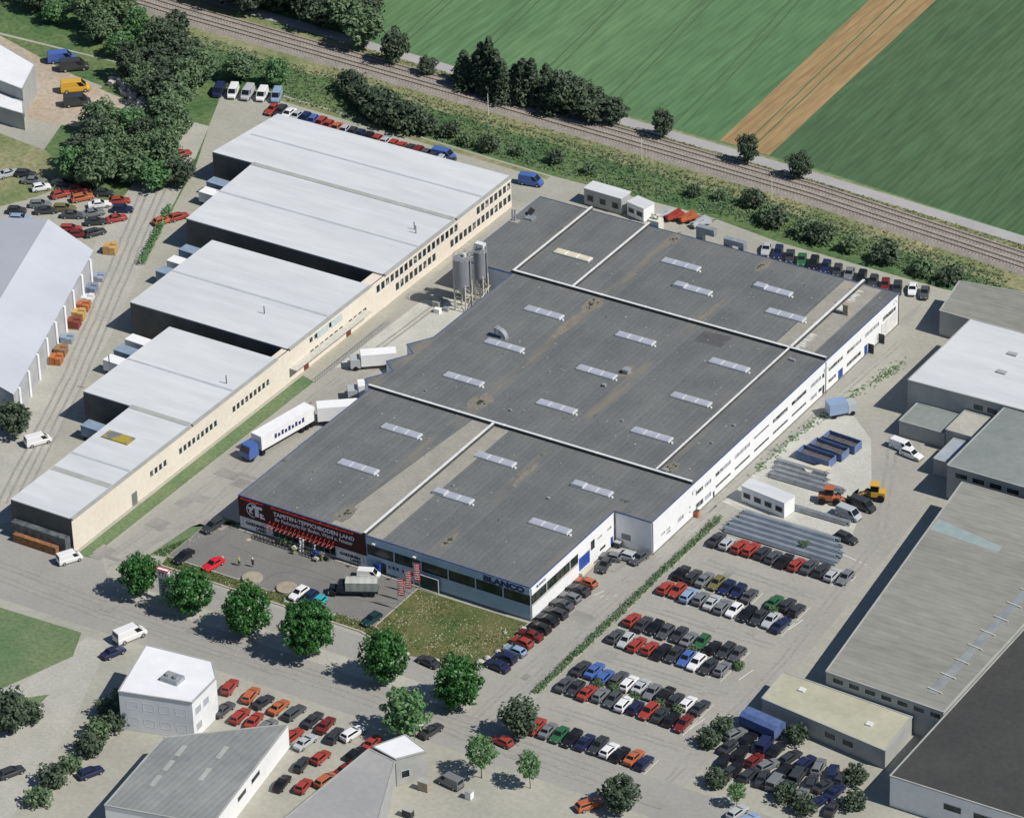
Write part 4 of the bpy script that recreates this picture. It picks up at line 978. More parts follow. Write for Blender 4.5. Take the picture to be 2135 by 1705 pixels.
TREES = {
    'street': [(crown('crown', M['leaf'], 4.2, 4.3, 5.3, 120, 1.05, 62, .30, 10 + i), trunk(4.2, .22, 9, 2.6, i)) for i in range(3)],
    'wood': [(crown('crown', M['leaf_mid'], 4.0, 3.8, 5.4, 46, 1.5, 46, .46, 30 + i), trunk(4.6, .24, 6, 2.4, 40 + i)) for i in range(3)],
    'dark': [(crown('crown', M['leaf_dark'], 3.6, 4.0, 5.2, 46, 1.4, 46, .44, 50 + i), trunk(4.6, .22, 6, 2.2, 60 + i)) for i in range(3)],
    'spire': [(crown('crown', M['leaf_dark'], 2.9, 5.6, 6.4, 54, 1.3, 40, .40, 70 + i, 'cone'), trunk(9, .22, 6, 1.2, 80 + i)) for i in range(3)],
    'young': [(crown('crown', M['leaf_young'], 2.1, 2.5, 4.9, 40, .75, 36, .26, 90), trunk(4.2, .08, 6, 1.0, 91))],
    'light': [(crown('crown', M['leaf_young'], 3.5, 3.4, 4.4, 60, 1.1, 40, .36, 95), trunk(3.6, .18, 7, 2, 96))],
    'bush': [(crown('crown', M['leaf_mid'], 1.5, 1.1, 1.2, 22, .75, 26, .28, 100 + i), trunk(1.0, .08, 4, .8, 101 + i)) for i in range(2)],
    'darkbush': [(crown('crown', M['leaf_dark'], 1.7, 1.3, 1.4, 24, .8, 28, .30, 105 + i), trunk(1.0, .08, 4, .8, 106 + i)) for i in range(2)],
}
tr_ = random.Random(5)
def tree(kind, x, y, label, s=1.0, sz=None, group=None, name='tree', cat='tree', v=None):
    vs = TREES[kind]; cm, tm = vs[(v if v is not None else tr_.randrange(99)) % len(vs)]
    t = thing(name, label, cat, (x, y, 0), tr_.uniform(0, 6.28), group)
    t.scale = (s, s, sz or s)
    for nm, me in (('crown', cm), ('trunk', tm)):
        o = bpy.data.objects.new(nm, me); col.objects.link(o); o.parent = t
    return t
G = 'round street trees in front of the forecourt'
SL = ['round street tree left of the tall white sign, first of the street row', 'round street tree right of the tall white sign, hiding the red car', 'round street tree in front of the first concrete slab',
      'largest round street tree, in front of the turquoise hatchback', 'round street tree at the corner of the stony plot and forecourt', 'round street tree at the foot of the stony plot by the car line']
for i, (x, y, s, sz) in enumerate(((-2.4, -25.3, .84, .86), (7.6, -25.4, .97, .92), (19.5, -26.0, .98, 1.02), (31.8, -26.4, 1.09, 1.16), (46.6, -26.6, .92, 1.12), (60.3, -26.3, .98, 1.0))):
    tree('street', x, y, SL[i], s * .91, sz * .93, G, 'street_tree', v=i)
tree('light', 57.6, -37.4, 'light green tree beside the white strip of the flat grey roof', 1.02, 1.1)
tree('young', 73.6, -40.6, 'young light green street tree, the larger of the two slim ones', 1.08, 1.05, 'slim young street trees', 'young_tree')
tree('young', 81.5, -39.2, 'young light green street tree, the smaller of the two slim ones', .82, .92, 'slim young street trees', 'young_tree')
tree('young', 111.4, -27.8, 'small young tree beside the scrap yard', .6, .6, None, 'young_tree')
tree('dark', 73.0, -28.4, 'dark round tree at the street end of the hedge', .76, .74)
tree('dark', -51.6, 5.2, 'dark tree beside the pale metal roofed hall on the west road', .8, .7)
tree('dark', 2.4, -67.0, 'dark tree on the corner lawn at the left edge', .9, .8)
tree('darkbush', 3.6, -63.0, 'dark shrub next to the tree on the corner lawn', 1.1, None, None, 'shrub', 'shrub')
tree('dark', 96.3, -37.2, 'dark tree at the bottom edge below the young trees', .8, .6)
car(92.0, -39.0, 60, 'wagon', 'orange', 'orange estate car beside the dark tree at the bottom edge', None)
G = 'shrubs along the corrugated shed'
for i, (x, y, s) in enumerate(((12.6, -51, .9), (13.6, -56, 1.1), (15.5, -61, 1.3), (17, -65.5, 1.2), (17.2, -70.5, 1.1), (17.0, -75, 1.2), (18, -80, 1.2), (16.5, -58, 1.1))):
    tree('darkbush' if i % 2 else 'bush', x, y, f'{"dark" if i % 2 else "green"} shrub {ORD[i]} from the street in the strip left of the white office', s, None, G, 'shrub', 'shrub')
G = 'trees along the field path'
for i, (x, y, s, sz, k) in enumerate(((-72.5, 158.4, .75, .85, 'dark'), (-64.0, 157.4, .5, .45, 'dark'), (-20.4, 157.2, .72, .62, 'dark'), (-9.0, 156.8, .58, .66, 'dark'), (10.8, 155.2, .55, .70, 'dark'), (22.4, 154.6, .62, .62, 'dark'))):
    tree(k, x, y, ['dark round tree beside the wood at the field path', 'low dark tree beside the dense clump at the field path', 'squat dark tree on the field path just past the dense clump', 'dark tree on the path edge below the bright green field',
                   'dark tree on the path edge below the tilled strip', 'dark tree on the path edge, last before the bare path'][i], s, sz, G)
G = 'dense clump of dark trees beside the railway'
for i in range(17):
    x = -56 + i * 1.95; h = [.8, .85, .95, 1.3, 1.5, 1.25, 1.1, .95, 1.15, 1.2, 1.0, .9, .95, 1.0, .75, .65, .6][i]
    tree('spire' if i < 13 else 'dark', x, 156.8 + tr_.uniform(-2.2, 2.2) - .1 * i * .4, f'dark tree {ORD[i]} from the wood in the dense clump between railway and path', .95, h * .72 if i < 13 else h, G)
G = 'trees of the wood beyond the railway'
k = 0
for j, yy in enumerate((163.5, 171, 179, 188, 197)):
    x = -138 + j * 2
    while x < -78 - j * 5:
        tree('dark' if tr_.random() < .62 else 'wood', x + tr_.uniform(-1.5, 1.5), yy + tr_.uniform(-2.5, 2.5) - (x + 78) * .07, f'tree {ORD[min(k % 20, 19)]} from the left in the {ORD[j]} line of the wood beyond the railway', tr_.uniform(.85, 1.2), tr_.uniform(.8, 1.2), G)
        x += tr_.uniform(5.2, 7); k += 1
    k = 0
G = 'trees of the wood on the near side of the railway'
nw = [(-116, 127), (-110, 124), (-104, 121.5), (-99, 119), (-113, 132), (-107, 129), (-101, 126), (-117, 139), (-110, 137), (-103, 133), (-96, 138), (-88, 139), (-124, 135), (-131, 138), (-125, 143), (-137, 142), (-145, 141), (-152, 144), (-160, 146), (-133, 147), (-144, 149), (-118, 146),
      (-97, 113), (-92.5, 110), (-100, 106), (-95, 103), (-90, 104), (-103, 99), (-98, 97), (-92.5, 97.5), (-87.5, 99), (-101, 92), (-95.5, 91), (-89.5, 92), (-84, 92), (-80.5, 95), (-107, 105), (-94, 86), (-100, 87)]
for i, (x, y) in enumerate(nw):
    far = y > 116
    j = i if far else i - 22
    t_ = ORD[j % 20] + (' along the railway, counted away from the path bend,' if far else ' from the west road')
    kind = tr_.choice(['wood', 'wood', 'light', 'dark'])
    tree(kind, x, y, (f'{ {"wood": "green", "light": "light green", "dark": "dark"}[kind] } tree {ORD[j % 20]} {"from the bare yard in the wood beside the railway" if far and j < 20 else "at the far end of the wood beside the railway" if far else "from the bare yard in the wood beside the west road"}'), tr_.uniform(.75, 1.05), tr_.uniform(.6, .95), G)
G = 'shrubs on the railway bank'
bk = [(-75, 146, 1.2), (-73, 143.5, 1.6), (-70, 141.5, 1.3), (-66.5, 139.5, 1.7), (-63, 137.5, 2.0), (-60, 136.2, 1.9), (-57, 136, 1.8), (-54.5, 136, 1.9), (-51, 136.5, 1.3), (-46, 137.5, 1.1), (-41, 136.2, 1.0), (-36, 136, 1.1), (-30, 137.5, .9), (-22, 138, .9), (-14, 137.5, .9),
      (8, 139, .8), (13, 140.5, .8), (20, 141, 1.2), (25.5, 137.2, 1.3), (27.5, 136.2, 1.2), (34, 135.6, 1.4), (37.5, 134.9, 1.3), (44, 134.3, 1.2), (52, 134, 1.4), (60, 133, 1.3), (66, 132.6, 1.2)]
for i, (x, y, s) in enumerate(bk):
    tree('darkbush' if i < 10 or i % 2 else 'bush', x, y, f'shrub {ORD[i]} from the wood on the railway bank' if i < 20 else f'shrub {ORD[len(bk) - 1 - i]} from the corner of the grey shed on the railway bank', s, None, G, 'shrub', 'shrub')
gr = MB(); rg = random.Random(8)
for _ in range(6500):
    x = rg.uniform(-120, 75); yr = poly_at(RAIL, x)
    y0 = 134.5 - max(0, (x - 20)) * .05
    y = rg.uniform(y0, yr - 6.5)
    if x < -86 and y < 140: continue
    s_ = rg.uniform(.2, .6); leaf_mesh(gr, rg, (x, y, .12), (s_, s_, s_ * .6), 3, .26, .3)
tag(gr.build('bank_vegetation', M['leaf_mid']), 'rough green weeds covering the railway bank', 'weeds', kind='stuff')
gr = MB()
for _ in range(2600):
    x = rg.uniform(-84, 74); yr = poly_at(RAIL, x)
    y = rg.uniform(yr + 3.9, max(yr + 4.6, poly_at(PATH, x) - 1.7)) if rg.random() < .5 else yr - rg.uniform(4.4, 7.5)
    leaf_mesh(gr, rg, (x, y, .08), (.4, .4, .2), 2, .22, .3)
tag(gr.build('verge_grass', leaf_mat('dry_grass', (.12, .16, .06), (.28, .25, .13), .8)), 'dry grass tufts on both sides of the railway', 'grass', kind='stuff')
gr = MB()
for _ in range(1500):
    x = rg.uniform(-5, 44); y = rg.uniform(-16, -13.5)
    if x > 35: y -= (x - 35) * .27
    elif rg.random() < .18: x = rg.choice((10.4, 17.4)) + rg.uniform(-1, 1); y = rg.uniform(-13.5, -12)
    s_ = rg.uniform(.08, .28); leaf_mesh(gr, rg, (x, y, .06), (s_, s_, s_), 3, .13, .3)
for _ in range(900):
    t_ = rg.random(); x = -7.1 + t_ * 5.2 + rg.uniform(-1.2, 1.0); y = -13.6 + t_ * 14.6
    if x > -5.8 and y < -.3: continue
    leaf_mesh(gr, rg, (x, y, .04), (.2, .2, .1), 3, .13, .3)
for _ in range(2300):
    x = rg.uniform(36.4, 57); y = rg.uniform(-17, -1.2)
    if y < -13.4 - (x - 36) * .45 and x < 46: continue
    if (math.sin(x * .5 + 2 * math.sin(y * .35)) + math.cos(y * .6 + x * .21)) < rg.uniform(-.6, 1.4): continue
    leaf_mesh(gr, rg, (x, y, .03), (.3, .3, .06), 2, .15, .3)
tag(gr.build('verge_weeds', leaf_mat('weed_leaf', (.035, .085, .02), (.09, .16, .045), .7)), 'low weeds and grass on the verges and the stony plot', 'weeds', kind='stuff')
# hedge
hg = MB((68.9, 12, 0)); y = -17.0
while y < 42:
    s_ = rg.uniform(.55, .8)
    leaf_mesh(hg, rg, (69.0 + rg.uniform(-.2, .2), y, .6), (s_, .7, s_ * rg.uniform(.8, 1.3)), 34, .18); y += .5
tag(hg.build('hedge', leaf_mat('hedge_leaf', (.06, .14, .055), (.13, .225, .09), .6)), 'long clipped green hedge between the lane and the east car park', 'hedge')
for (xa, ya, xb, yb, lab) in ((-70.0, 92, -75.0, 100, ''),):
    pass
hg = MB((-73, 78, 0))
for i in range(46):
    t_ = i / 45; x = -68.5 - t_ * 8; y = 66 + t_ * 20; s_ = rg.uniform(.7, 1.0)
    leaf_mesh(hg, rg, (x, y, .7), (s_, s_, s_), 30, .22)
tag(hg.build('hedge', M['leaf_young']), 'short bright green hedge along the west road by the breaker yard', 'hedge')
G = 'low shrubs between the car park lines'
for i, (x, y) in enumerate(((76.5, -10.6), (79.5, -10.5), (83.5, -10.7), (87.8, -10.6), (91, -10.6), (84.6, 5.0), (90.6, 21.2), (85.5, 41.0), (93.4, 4.8))):
    tree('bush', x, y, f'low green shrub {ORD[i]} of the strips between the parked car lines', .55, .6, G, 'shrub', 'shrub')
gr = MB()
for (x, y) in ((66.9, 60), (66.9, 66), (67.0, 71), (67.4, 76), (68.2, 81), (69.0, 85), (69.6, 89), (70.6, 95), (71.6, 101), (71.0, 98)):
    for _ in range(46):
        leaf_mesh(gr, rg, (x + rg.gauss(0, .55), y + rg.gauss(0, 1.7), .06), (.25, .25, .12), 3, .18, .3)
tag(gr.build('lane_weeds', M['leaf_young']), 'low weeds growing along the east lane', 'weeds', kind='stuff')

# ------------------------------------------------------------------ neighbouring buildings
def slab_building(name, label, poly, h, wallm, roofm, cat='building', rim=.25, z0=0, rimm=None):
    cx = sum(p[0] for p in poly) / len(poly); cy = sum(p[1] for p in poly) / len(poly)
    o = (cx, cy, z0)
    t = thing(name, label, cat, o)
    MB(o).sides(poly, z0, h - .2).build('wall', wallm, t)
    MB(o).prism(poly, h - .2, h).build('roof', roofm, t)
    if rim:
        b = MB(o)
        for i in range(len(poly)):
            a, c = Vector(poly[i]), Vector(poly[(i + 1) % len(poly)]); q = (c - a).normalized() * .05
            b.bar((*(a - q), h - .03), (*(c + q), h - .03), rim, .22 + .004 * (i % 3))
        b.build('roof_edge', rimm or M['gutter'], t)
    return t, o
# west workshops: stepped row of pale roofs
HW = 6.6
ws = thing('workshop_row', 'long cream workshop row with five stepped pale flat roofs', 'workshop', (-20, 50, 0)); WO = (-20, 50, 0)
mods = [[(-20, 99.3), (-20, 118.6), (-73.5, 118.6), (-75.5, 99.3)], [(-20, 75), (-20, 98.7), (-66, 98.7), (-64.3, 75)], [(-20, 44.2), (-20, 70.5), (-55.2, 70.5), (-54.8, 44.2)],
        [(-20, 14.6), (-20, 40.4), (-43.3, 40.4), (-43.3, 14.6)], [(-20, -20), (-20, 14.2), (-33, 14.2), (-32.7, -20)]]
wl = MB(WO); wins = []
for y in [50.6 + i * 1.55 for i in range(44)]:   # upper and lower storey
    if 60 < y < 62.5 or y > 118: continue
    up = not (99.5 < y < 106 or 63 < y < 66)
    if up and y > 71: wins.append((y, y + 1.15, 3.85, 5.5))
    elif y < 60: wins.append((y, y + 1.05, 4.4, 5.5))
    if not (69 < y < 78 or 92 < y < 97): wins.append((y, y + 1.15, 1.3, 2.95))
for a, n_ in ((26.5, 9), (10.5, 9), (6, 0), (2.0, 4)):
    for i in range(n_): wins.append((a + i * 1.3, a + i * 1.3 + .9, 2.6, 3.9))
PW = lambda u, z, d: (-20 - d, u, z)
wl.panel(PW, -20, 118.6, 0, HW - .2, wins, .14)
wl.build('wall', M['cream'], ws)
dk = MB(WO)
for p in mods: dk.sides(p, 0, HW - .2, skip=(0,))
dk.build('side_wall', mat('shade_darkened_wall', (.085, .085, .08), (.12, .12, .113), scale=.3), ws)  # shade of the gaps and docks is put into this dark wall colour
MB(WO).sides([(-20.3, 70.6), (-20.3, 74.9), (-22.5, 74.9), (-22.5, 70.6)], 0, HW - .3, skip=(0,)).sheet([(-20.3, 70.6), (-20.3, 74.9), (-22.5, 74.9), (-22.5, 70.6)], HW - .3).build('link_block', M['cream'], ws)
MB(WO).sides([(-20.3, 40.5), (-20.3, 44.1), (-21.5, 44.1), (-21.5, 40.5)], 0, HW - .3, skip=(0,)).sheet([(-20.3, 40.5), (-20.3, 44.1), (-21.5, 44.1), (-21.5, 40.5)], HW - .3).build('link_block', M['cream'], ws)
for p in mods:
    r = MB(WO).prism(p, HW - .2, HW).build('roof', M['lightroof'], ws)
    e = MB(WO); a, c = p[0], p[1]
    e.bar((a[0] + .05, a[1], HW - .06), (c[0] + .05, c[1], HW - .06), .55, .3); e.build('eaves', M['gutter'], r)
    ymid = (p[0][1] + p[1][1]) / 2
    MB(WO).bar((p[0][0] - .4, ymid, HW + .03), (p[2][0] + .3, ymid, HW + .03), .45, .07).build('gutter', mat('roof_seam', (.40, .42, .46), (.46, .48, .52), scale=.5), r)
for y, xa in ((99.0, -66.0), (14.4, -33)): MB(WO).bar((xa, y, HW + .04), (-20.4, y, HW + .04), 1.15, .09).build('gutter', M['gutter'], ws)
for y, xa, w_ in ((99.0, -66.0, .58), (14.4, -33, .38)):
    MB(WO).box(xa, -20.2, y - w_ / 2, y + w_ / 2, 0, HW + .02).build('gutter', M['gutter'], ws)
for y, xa, xb in ((-8.5, -32.6, -20.4),): MB(WO).bar((xa, y, HW + .03), (xb, y, HW + .03), 1.2, .08).build('gutter', M['gutter'], ws)
def quick_window(parent, o, P, a, kind='dark'):
    t_ = .06; f = MB(o)
    def bx(u0, u1, z0, z1):
        pts = [P(x, z, dd) for dd in (.04, .1) for x, z in ((u0, z0), (u1, z0), (u1, z1), (u0, z1))]
        f.add(pts, [(0, 1, 2, 3), (7, 6, 5, 4), (0, 4, 5, 1), (1, 5, 6, 2), (2, 6, 7, 3), (3, 7, 4, 0)])
    bx(a[0], a[0] + t_, a[2], a[3]); bx(a[1] - t_, a[1], a[2], a[3]); bx(a[0] + t_, a[1] - t_, a[2], a[2] + t_); bx(a[0] + t_, a[1] - t_, a[3] - t_, a[3])
    w_ = f.build('window', M['frame_white'], parent)
    MB(o).add([P(a[0], a[2], .12), P(a[1], a[2], .12), P(a[1], a[3], .12), P(a[0], a[3], .12)], [(0, 1, 2, 3)]).build('pane', M['glass' if kind == 'dark' else 'office' if kind == 'office' else 'blind'], w_)
for i, a in enumerate(wins): quick_window(ws, WO, PW, a, 'dark' if i % 5 else 'office')
for y0, y1 in ((53, 56.5), (57.5, 61)):
    MB(WO).box(-19.99, -19.93, y0, y1, 4.2, 5.6).build('wall_panel', mat('pale_teal', (.42, .50, .50), (.50, .57, .57), scale=1), ws)
for y, c in ((62, 'dark red'), (48.4, 'dark red'), (-3.5, 'grey')):
    MB(WO).box(-19.99, -19.9, y, y + 1.4, .02, 2.4).build('door', PAINT[c], ws)
MB(WO).box(-32, -20.6, -21.4, -20.06, .1, 3.1).build('glazed_front', mat('workshop_glass', (.05, .06, .065), (.16, .18, .19), scale=.8, rough=.25), ws)
MB(WO).box(-31, -22, -22.4, -21.5, .02, 1.5).build('orange_racking', mat('orange_racking', (.38, .17, .07), (.16, .09, .05), scale=1.2), ws)
MB(WO).box(-19.9, -18.4, 44, 68, 2.6, 2.75).build('canopy', mat('slatted_canopy', (.42, .42, .38), (.55, .54, .48), scale=2), ws)
for x, y in ((-22.8, 29), (-24.5, 92), (-23.5, 91), (-31, 52.5), (-45, 24.6)):
    MB(WO).tube([(x, y, HW), (x, y, HW + 1.6)], .09, 6).build('flue_pipe', M['dark_metal'], ws)
MB(WO).box(-37.2 + 6, -22.5 - 3.2, 3.6, 6.0, HW, HW + .25).build('roof_light', mat('mossy_rooflight', (.16, .17, .19), (.36, .29, .05), scale=.35, ramp=(.45, .55)), ws)
fe = MB(); y = 36.0
fe.bar((-15.9, 46, 1.1), (-15.9, 70, 1.1), .06).bar((-15.9, 46, .4), (-15.9, 70, .4), .06)
y = 46.0
while y <= 70: fe.bar((-15.9, y, 0), (-15.9, y, 1.2), .06); y += .75
tag(fe.build('railing', M['steel']), 'long steel railing beside the green verge of the cream workshops', 'railing')
# west gabled hall
PA = dict(NE=(-73.4, 58), NR=(-84.2, 59), NW=(-96, 60), SE=(-54.4, 9), SR=(-65.5, 8.6), SW=(-77, 8))
gh = thing('gabled_hall', 'pale metal gabled hall at the left edge beside the west road', 'hall', (-74, 34, 0)); GO = (-74, 34, 0)
g = MB(GO).add([(*PA['NE'], 5.6), (*PA['NR'], 8.8), (*PA['SR'], 8.8), (*PA['SE'], 5.6), (*PA['NW'], 5.6), (*PA['SW'], 5.6)], [(0, 1, 2, 3), (1, 4, 5, 2)])
g.add([(*PA['NE'], 5.45), (*PA['NR'], 8.65), (*PA['SR'], 8.65), (*PA['SE'], 5.45), (*PA['NW'], 5.45), (*PA['SW'], 5.45)], [(0, 1, 2, 3), (1, 4, 5, 2)])
g.build('roof', M['lightroof_s'], gh)
b = MB(GO)
for a, c in (('NE', 'SE'), ('SW', 'NW')): b.add([(*PA[a], 0), (*PA[c], 0), (*PA[c], 5.44), (*PA[a], 5.44)], [(0, 1, 2, 3)])
for s_ in 'NS': b.add([(*PA[s_ + 'E'], 0), (*PA[s_ + 'W'], 0), (*PA[s_ + 'W'], 5.44), (*PA[s_ + 'R'], 8.64), (*PA[s_ + 'E'], 5.44)], [(0, 1, 2, 3, 4)])
b.build('wall', mat('pale_cladding', (.34, .35, .36), (.45, .46, .47), scale=.4), gh)
for k in range(9):
    p = Vector(PA['NE']).lerp(Vector(PA['SE']), (k + .5) / 9)
    MB(GO).box(p.x - .1, p.x + .35, p.y - .25, p.y + .25, 0, 5.3).build('pilaster', M['white'], gh)
# stacked pallets and crates along the west road
G = 'stacks of goods along the west road'
for i, (x, y, w_, l_, h_, c) in enumerate(((-60.6, 29, 2.2, 2.2, 1.6, 'orange'), (-61.8, 32, 2.2, 2.4, 1.5, 'brown'), (-63.5, 36.2, 2.2, 2.0, 1.2, 'bluegrey'), (-65.6, 41, 2.4, 2.2, 1.7, 'dark red'), (-66.8, 44, 2.4, 2.2, 1.7, 'sand'), (-68, 47, 2.4, 2.0, 1.5, 'orange'), (-69.2, 50, 2.2, 2.2, 1.1, 'white'), (-70.6, 53, 2.2, 2.4, 1.5, 'blue grey'), (-72.4, 57.5, 2.4, 2.2, 1.0, 'bluegrey'), (-76.5, 67, 2.4, 2.4, 1.7, 'sand'))):
    cc = {'orange': (.48, .16, .06), 'brown': (.30, .18, .10), 'bluegrey': (.30, .36, .45), 'blue grey': (.22, .27, .36), 'dark red': (.25, .07, .05), 'sand': (.56, .36, .14), 'white': (.7, .7, .7)}[c]
    t = thing('goods_stack', f'{c.replace("bluegrey", "pale blue")} stack of goods, {ORD[i]} from the street along the west road', 'stack', (x, y, 0), R(20), G)
    MB().box(-w_ / 2, w_ / 2, -l_ / 2, l_ / 2, 0, .14).build('pallet', mat('pallet_wood', (.28, .2, .12), (.36, .27, .17), scale=2), t)
    b = MB()
    for a in range(2):
        for e in range(2): b.box(-w_ / 2 + a * w_ / 2 + .04, -w_ / 2 + (a + 1) * w_ / 2 - .04, -l_ / 2 + e * l_ / 2 + .04, -l_ / 2 + (e + 1) * l_ / 2 - .04, .15, h_ - .2 * ((a + e) % 2))
    b.build('load', mat('goods', cc, tuple(v * .75 for v in cc), scale=1), t)
G = 'trucks in the loading docks of the pale workshops'
def dock_truck(x, y, rz, lab, c, lx=2.8, grp=None):
    t = thing('delivery_truck', lab, 'truck', (x, y, 0), R(rz), grp)
    MB().box(-lx, lx, -1.2, 1.2, .8, 2.9).build('box_body', c, t)
    MB().box(-lx - 1.8, -lx - .1, -1.1, 1.1, .5, 2.2).build('cab', PAINT['silver'], t)
    MB().box(-lx - 1.84, -lx - 1.8, -.95, .95, 1.3, 2.05).build('windscreen', M['car_glass'], t)
    for wx_ in (-lx - .9, lx - .9):
        for s_ in (-1, 1): MB((wx_, s_, .45)).tube([(wx_, s_ - .15, .45), (wx_, s_ + .15, .45)], .45, 12).build('wheel', M['rubber'], t, (wx_, s_, .45))
    return t
bg_ = mat('blue_grey_box', (.20, .27, .36), (.27, .34, .44), scale=.5)
for i, (x, y, l2) in enumerate(((-71.5, 95.5, 'upper truck in the top loading dock'), (-70.5, 91.5, 'lower truck in the top loading dock'), (-60.5, 71.0, 'upper truck in the second loading dock'), (-60.0, 66.5, 'middle truck in the second loading dock'), (-59.4, 62.2, 'lower truck in the second loading dock'), (-49.5, 39.0, 'upper truck in the third loading dock'), (-49.0, 35.0, 'middle truck in the third loading dock'), (-48.6, 31.2, 'lower truck in the third loading dock'), (-38.5, 11.0, 'truck in the fourth loading dock'))):
    dock_truck(x, y, 178, ('blue grey ' if i % 2 == 0 else 'white ') + l2 + ' of the workshops', bg_ if i % 2 == 0 else M['white'], 2.2, G)
# top left
t, o = slab_building('storage_hall', 'bright white flat storage hall at the upper left edge', [(-124.5, 103.5), (-129, 113.5), (-160, 124), (-156, 108)], 6.2, M['greywall'], M['whiteroof'])
t, o = slab_building('storage_shed', 'lower white lean-to shed in front of the white storage hall', [(-121, 99.0), (-124.4, 103.2), (-156, 107.6), (-153, 100)], 3.6, M['greywall'], M['whiteroof'])
G = 'machines in the bare yard by the wood'
for i, (x, y, c) in enumerate(((-128.5, 125.2, 'charcoal'), (-122.5, 117.6, 'yellow'), (-118.5, 112.8, 'charcoal'), (-133, 127, 'blue'))):
    car(x, y, 40, 'van', c, ['dark van at the top of the bare yard', 'yellow van in the bare yard by the wood', 'dark van beside the yellow one in the bare yard', 'blue van at the upper left edge of the bare yard'][i], G, 'parked_van', 'van', 1.25)
G = 'heaps of building material in the bare yard'
for i, (x, y) in enumerate(((-113, 122), (-108.5, 119.6), (-104.5, 118), (-116.5, 124))):
    b = MB((x, y, 0)); rg2 = random.Random(i)
    for q in range(14): 
        dx, dy = rg2.uniform(-2.4, 2.4), rg2.uniform(-1.2, 1.2); b.box(x + dx - .5, x + dx + .5, y + dy - .4, y + dy + .4, 0, rg2.uniform(.4, 1.3))
    tag(b.build('material_heap', mat('rubble', (.40, .34, .30), (.62, .60, .57), scale=.8)), f'heap of building rubble {ORD[i]} from the wood in the bare yard', 'heap', G)
# north: site cabins behind the hall
def cabin(x, y, rz, lx, ly, h, label, m, group=None, wins_=2):
    t = thing('site_cabin', label, 'cabin', (x, y, 0), R(rz), group)
    MB().box(-lx / 2, lx / 2, -ly / 2, ly / 2, .1, h).build('shell', m, t)
    MB().box(-lx / 2 - .1, lx / 2 + .1, -ly / 2 - .1, ly / 2 + .1, h + .002, h + .15).build('roof', M['lightroof'], t)
    for k in range(wins_):
        cx_ = -lx / 2 + lx * (k + .5) / wins_; f = MB().box(cx_ - .75, cx_ + .75, -ly / 2 - .05, -ly / 2 - .005, .95, 2.0 if h < 3.2 else 2.3).build('window', M['frame'], t)
        MB().box(cx_ - .65, cx_ + .65, -ly / 2 - .07, -ly / 2 - .052, 1.05, 1.9 if h < 3.2 else 2.2).build('pane', M['glass'], f)
    return t
cabin(-4.2, 127.6, -2, 8.4, 3.2, 3.4, 'long white cabin behind the hall with dark windows', M['greywall'], None, 3)
cabin(3.4, 127.2, -12, 4.2, 3.0, 2.9, 'small white cabin with a lit gable beside the long white cabin', M['white'], None, 2)
G = 'plant and trailers behind the hall'
for i, (x, y, c, l_) in enumerate(((7.6, 129.2, 'silver', 'silver trailer in the corner behind the hall'), (9.8, 129.6, 'red', 'red machine behind the hall next to the silver trailer'), (12.4, 130.2, 'orange', 'orange machine behind the hall next to the red one'), (15.4, 129.6, 'silver', 'pale trailer behind the hall next to the orange machine'))):
    t = thing('plant_trailer', l_, 'machine', (x, y, 0), R(60), G)
    MB().box(-2.2, 1.6, -.8, .8, .55, 1.0).bar((-2, 0, 1.0), (.8, 0, 1.9), .5).build('deck', PAINT[c], t)
    MB().bar((1.6, 0, .6), (3.0, 0, .5), .12).build('drawbar', M['dark_metal'], t)
    for wx_ in (-.9, .2):
        for s_ in (-1, 1): MB((wx_, s_ * .85, .36)).tube([(wx_, s_ * .85 - .1, .36), (wx_, s_ * .85 + .1, .36)], .36, 10).build('wheel', M['rubber'], t, (wx_, s_ * .85, .36))
# north east and east buildings
slab_building('grey_shed', 'pale grey roofed shed beyond the north east corner of the hall', [(72.8, 114.8), (110, 113.6), (110, 128), (84, 128), (71, 126)], 5, M['greywall'], M['greyroof'])
t, o = slab_building('white_roof_hall', 'bright pale flat roofed hall at the right edge', [(80.6, 87.4), (112, 88.2), (112, 111.6), (80.6, 111.6)], 7, M['greywall'], M['lightroof'])
for x, y in ((92.5, 104), (93.6, 97.5), (100, 97)): MB(o).box(x - .9, x + .9, y - .5, y + .5, 7.004, 7.25).build('roof_vent', M['frame'], t)
t, o = slab_building('annex', 'low grey annex in front of the pale flat roofed hall', [(82.6, 80.5), (91.4, 80.5), (91.4, 87.2), (82.6, 87.2)], 3.0, M['greywall'], M['greenroof'])
t, o = slab_building('annex', 'low beige roofed annex beside the grey annex', [(91.8, 80.0), (98.6, 80.0), (98.6, 87.2), (91.8, 87.2)], 4.2, M['greywall'], M['paving'])
slab_building('grey_green_hall', 'dark grey green flat roofed hall at the right edge', [(99, 66.3), (140, 66.3), (140, 87.6), (99, 87.6)], 6.6, M['greywall'], M['greenroof'])
t, o = slab_building('bay_annex', 'small blue grey lean-to at the corner of the grey green hall', [(93.6, 72), (98.8, 72), (98.8, 79.6), (93.6, 79.6)], 3.2, M['greywall'], mat('blue_grey_roof', (.28, .32, .36), (.36, .40, .44), scale=.5))
t, o = slab_building('cement_roof_hall', 'long weathered grey sheet roofed hall on the right', [(110, 3.2), (131, 2.4), (131, 63.5), (103.2, 63.5)], 6, M['greywall'], M['greyroof'])
MB(o).box(126.4, 127.9, 6, 60, 6.004, 6.06).build('roof_light', mat('dim_rooflight', (.20, .22, .23), (.28, .30, .31), scale=.3), t)
for k in range(12): MB(o).bar((125.9, 7 + k * 4.6, 6.12), (128.6, 6.6 + k * 4.6, 6.12), .14, .2).build('rooflight_bar', M['pale_steel'], t)
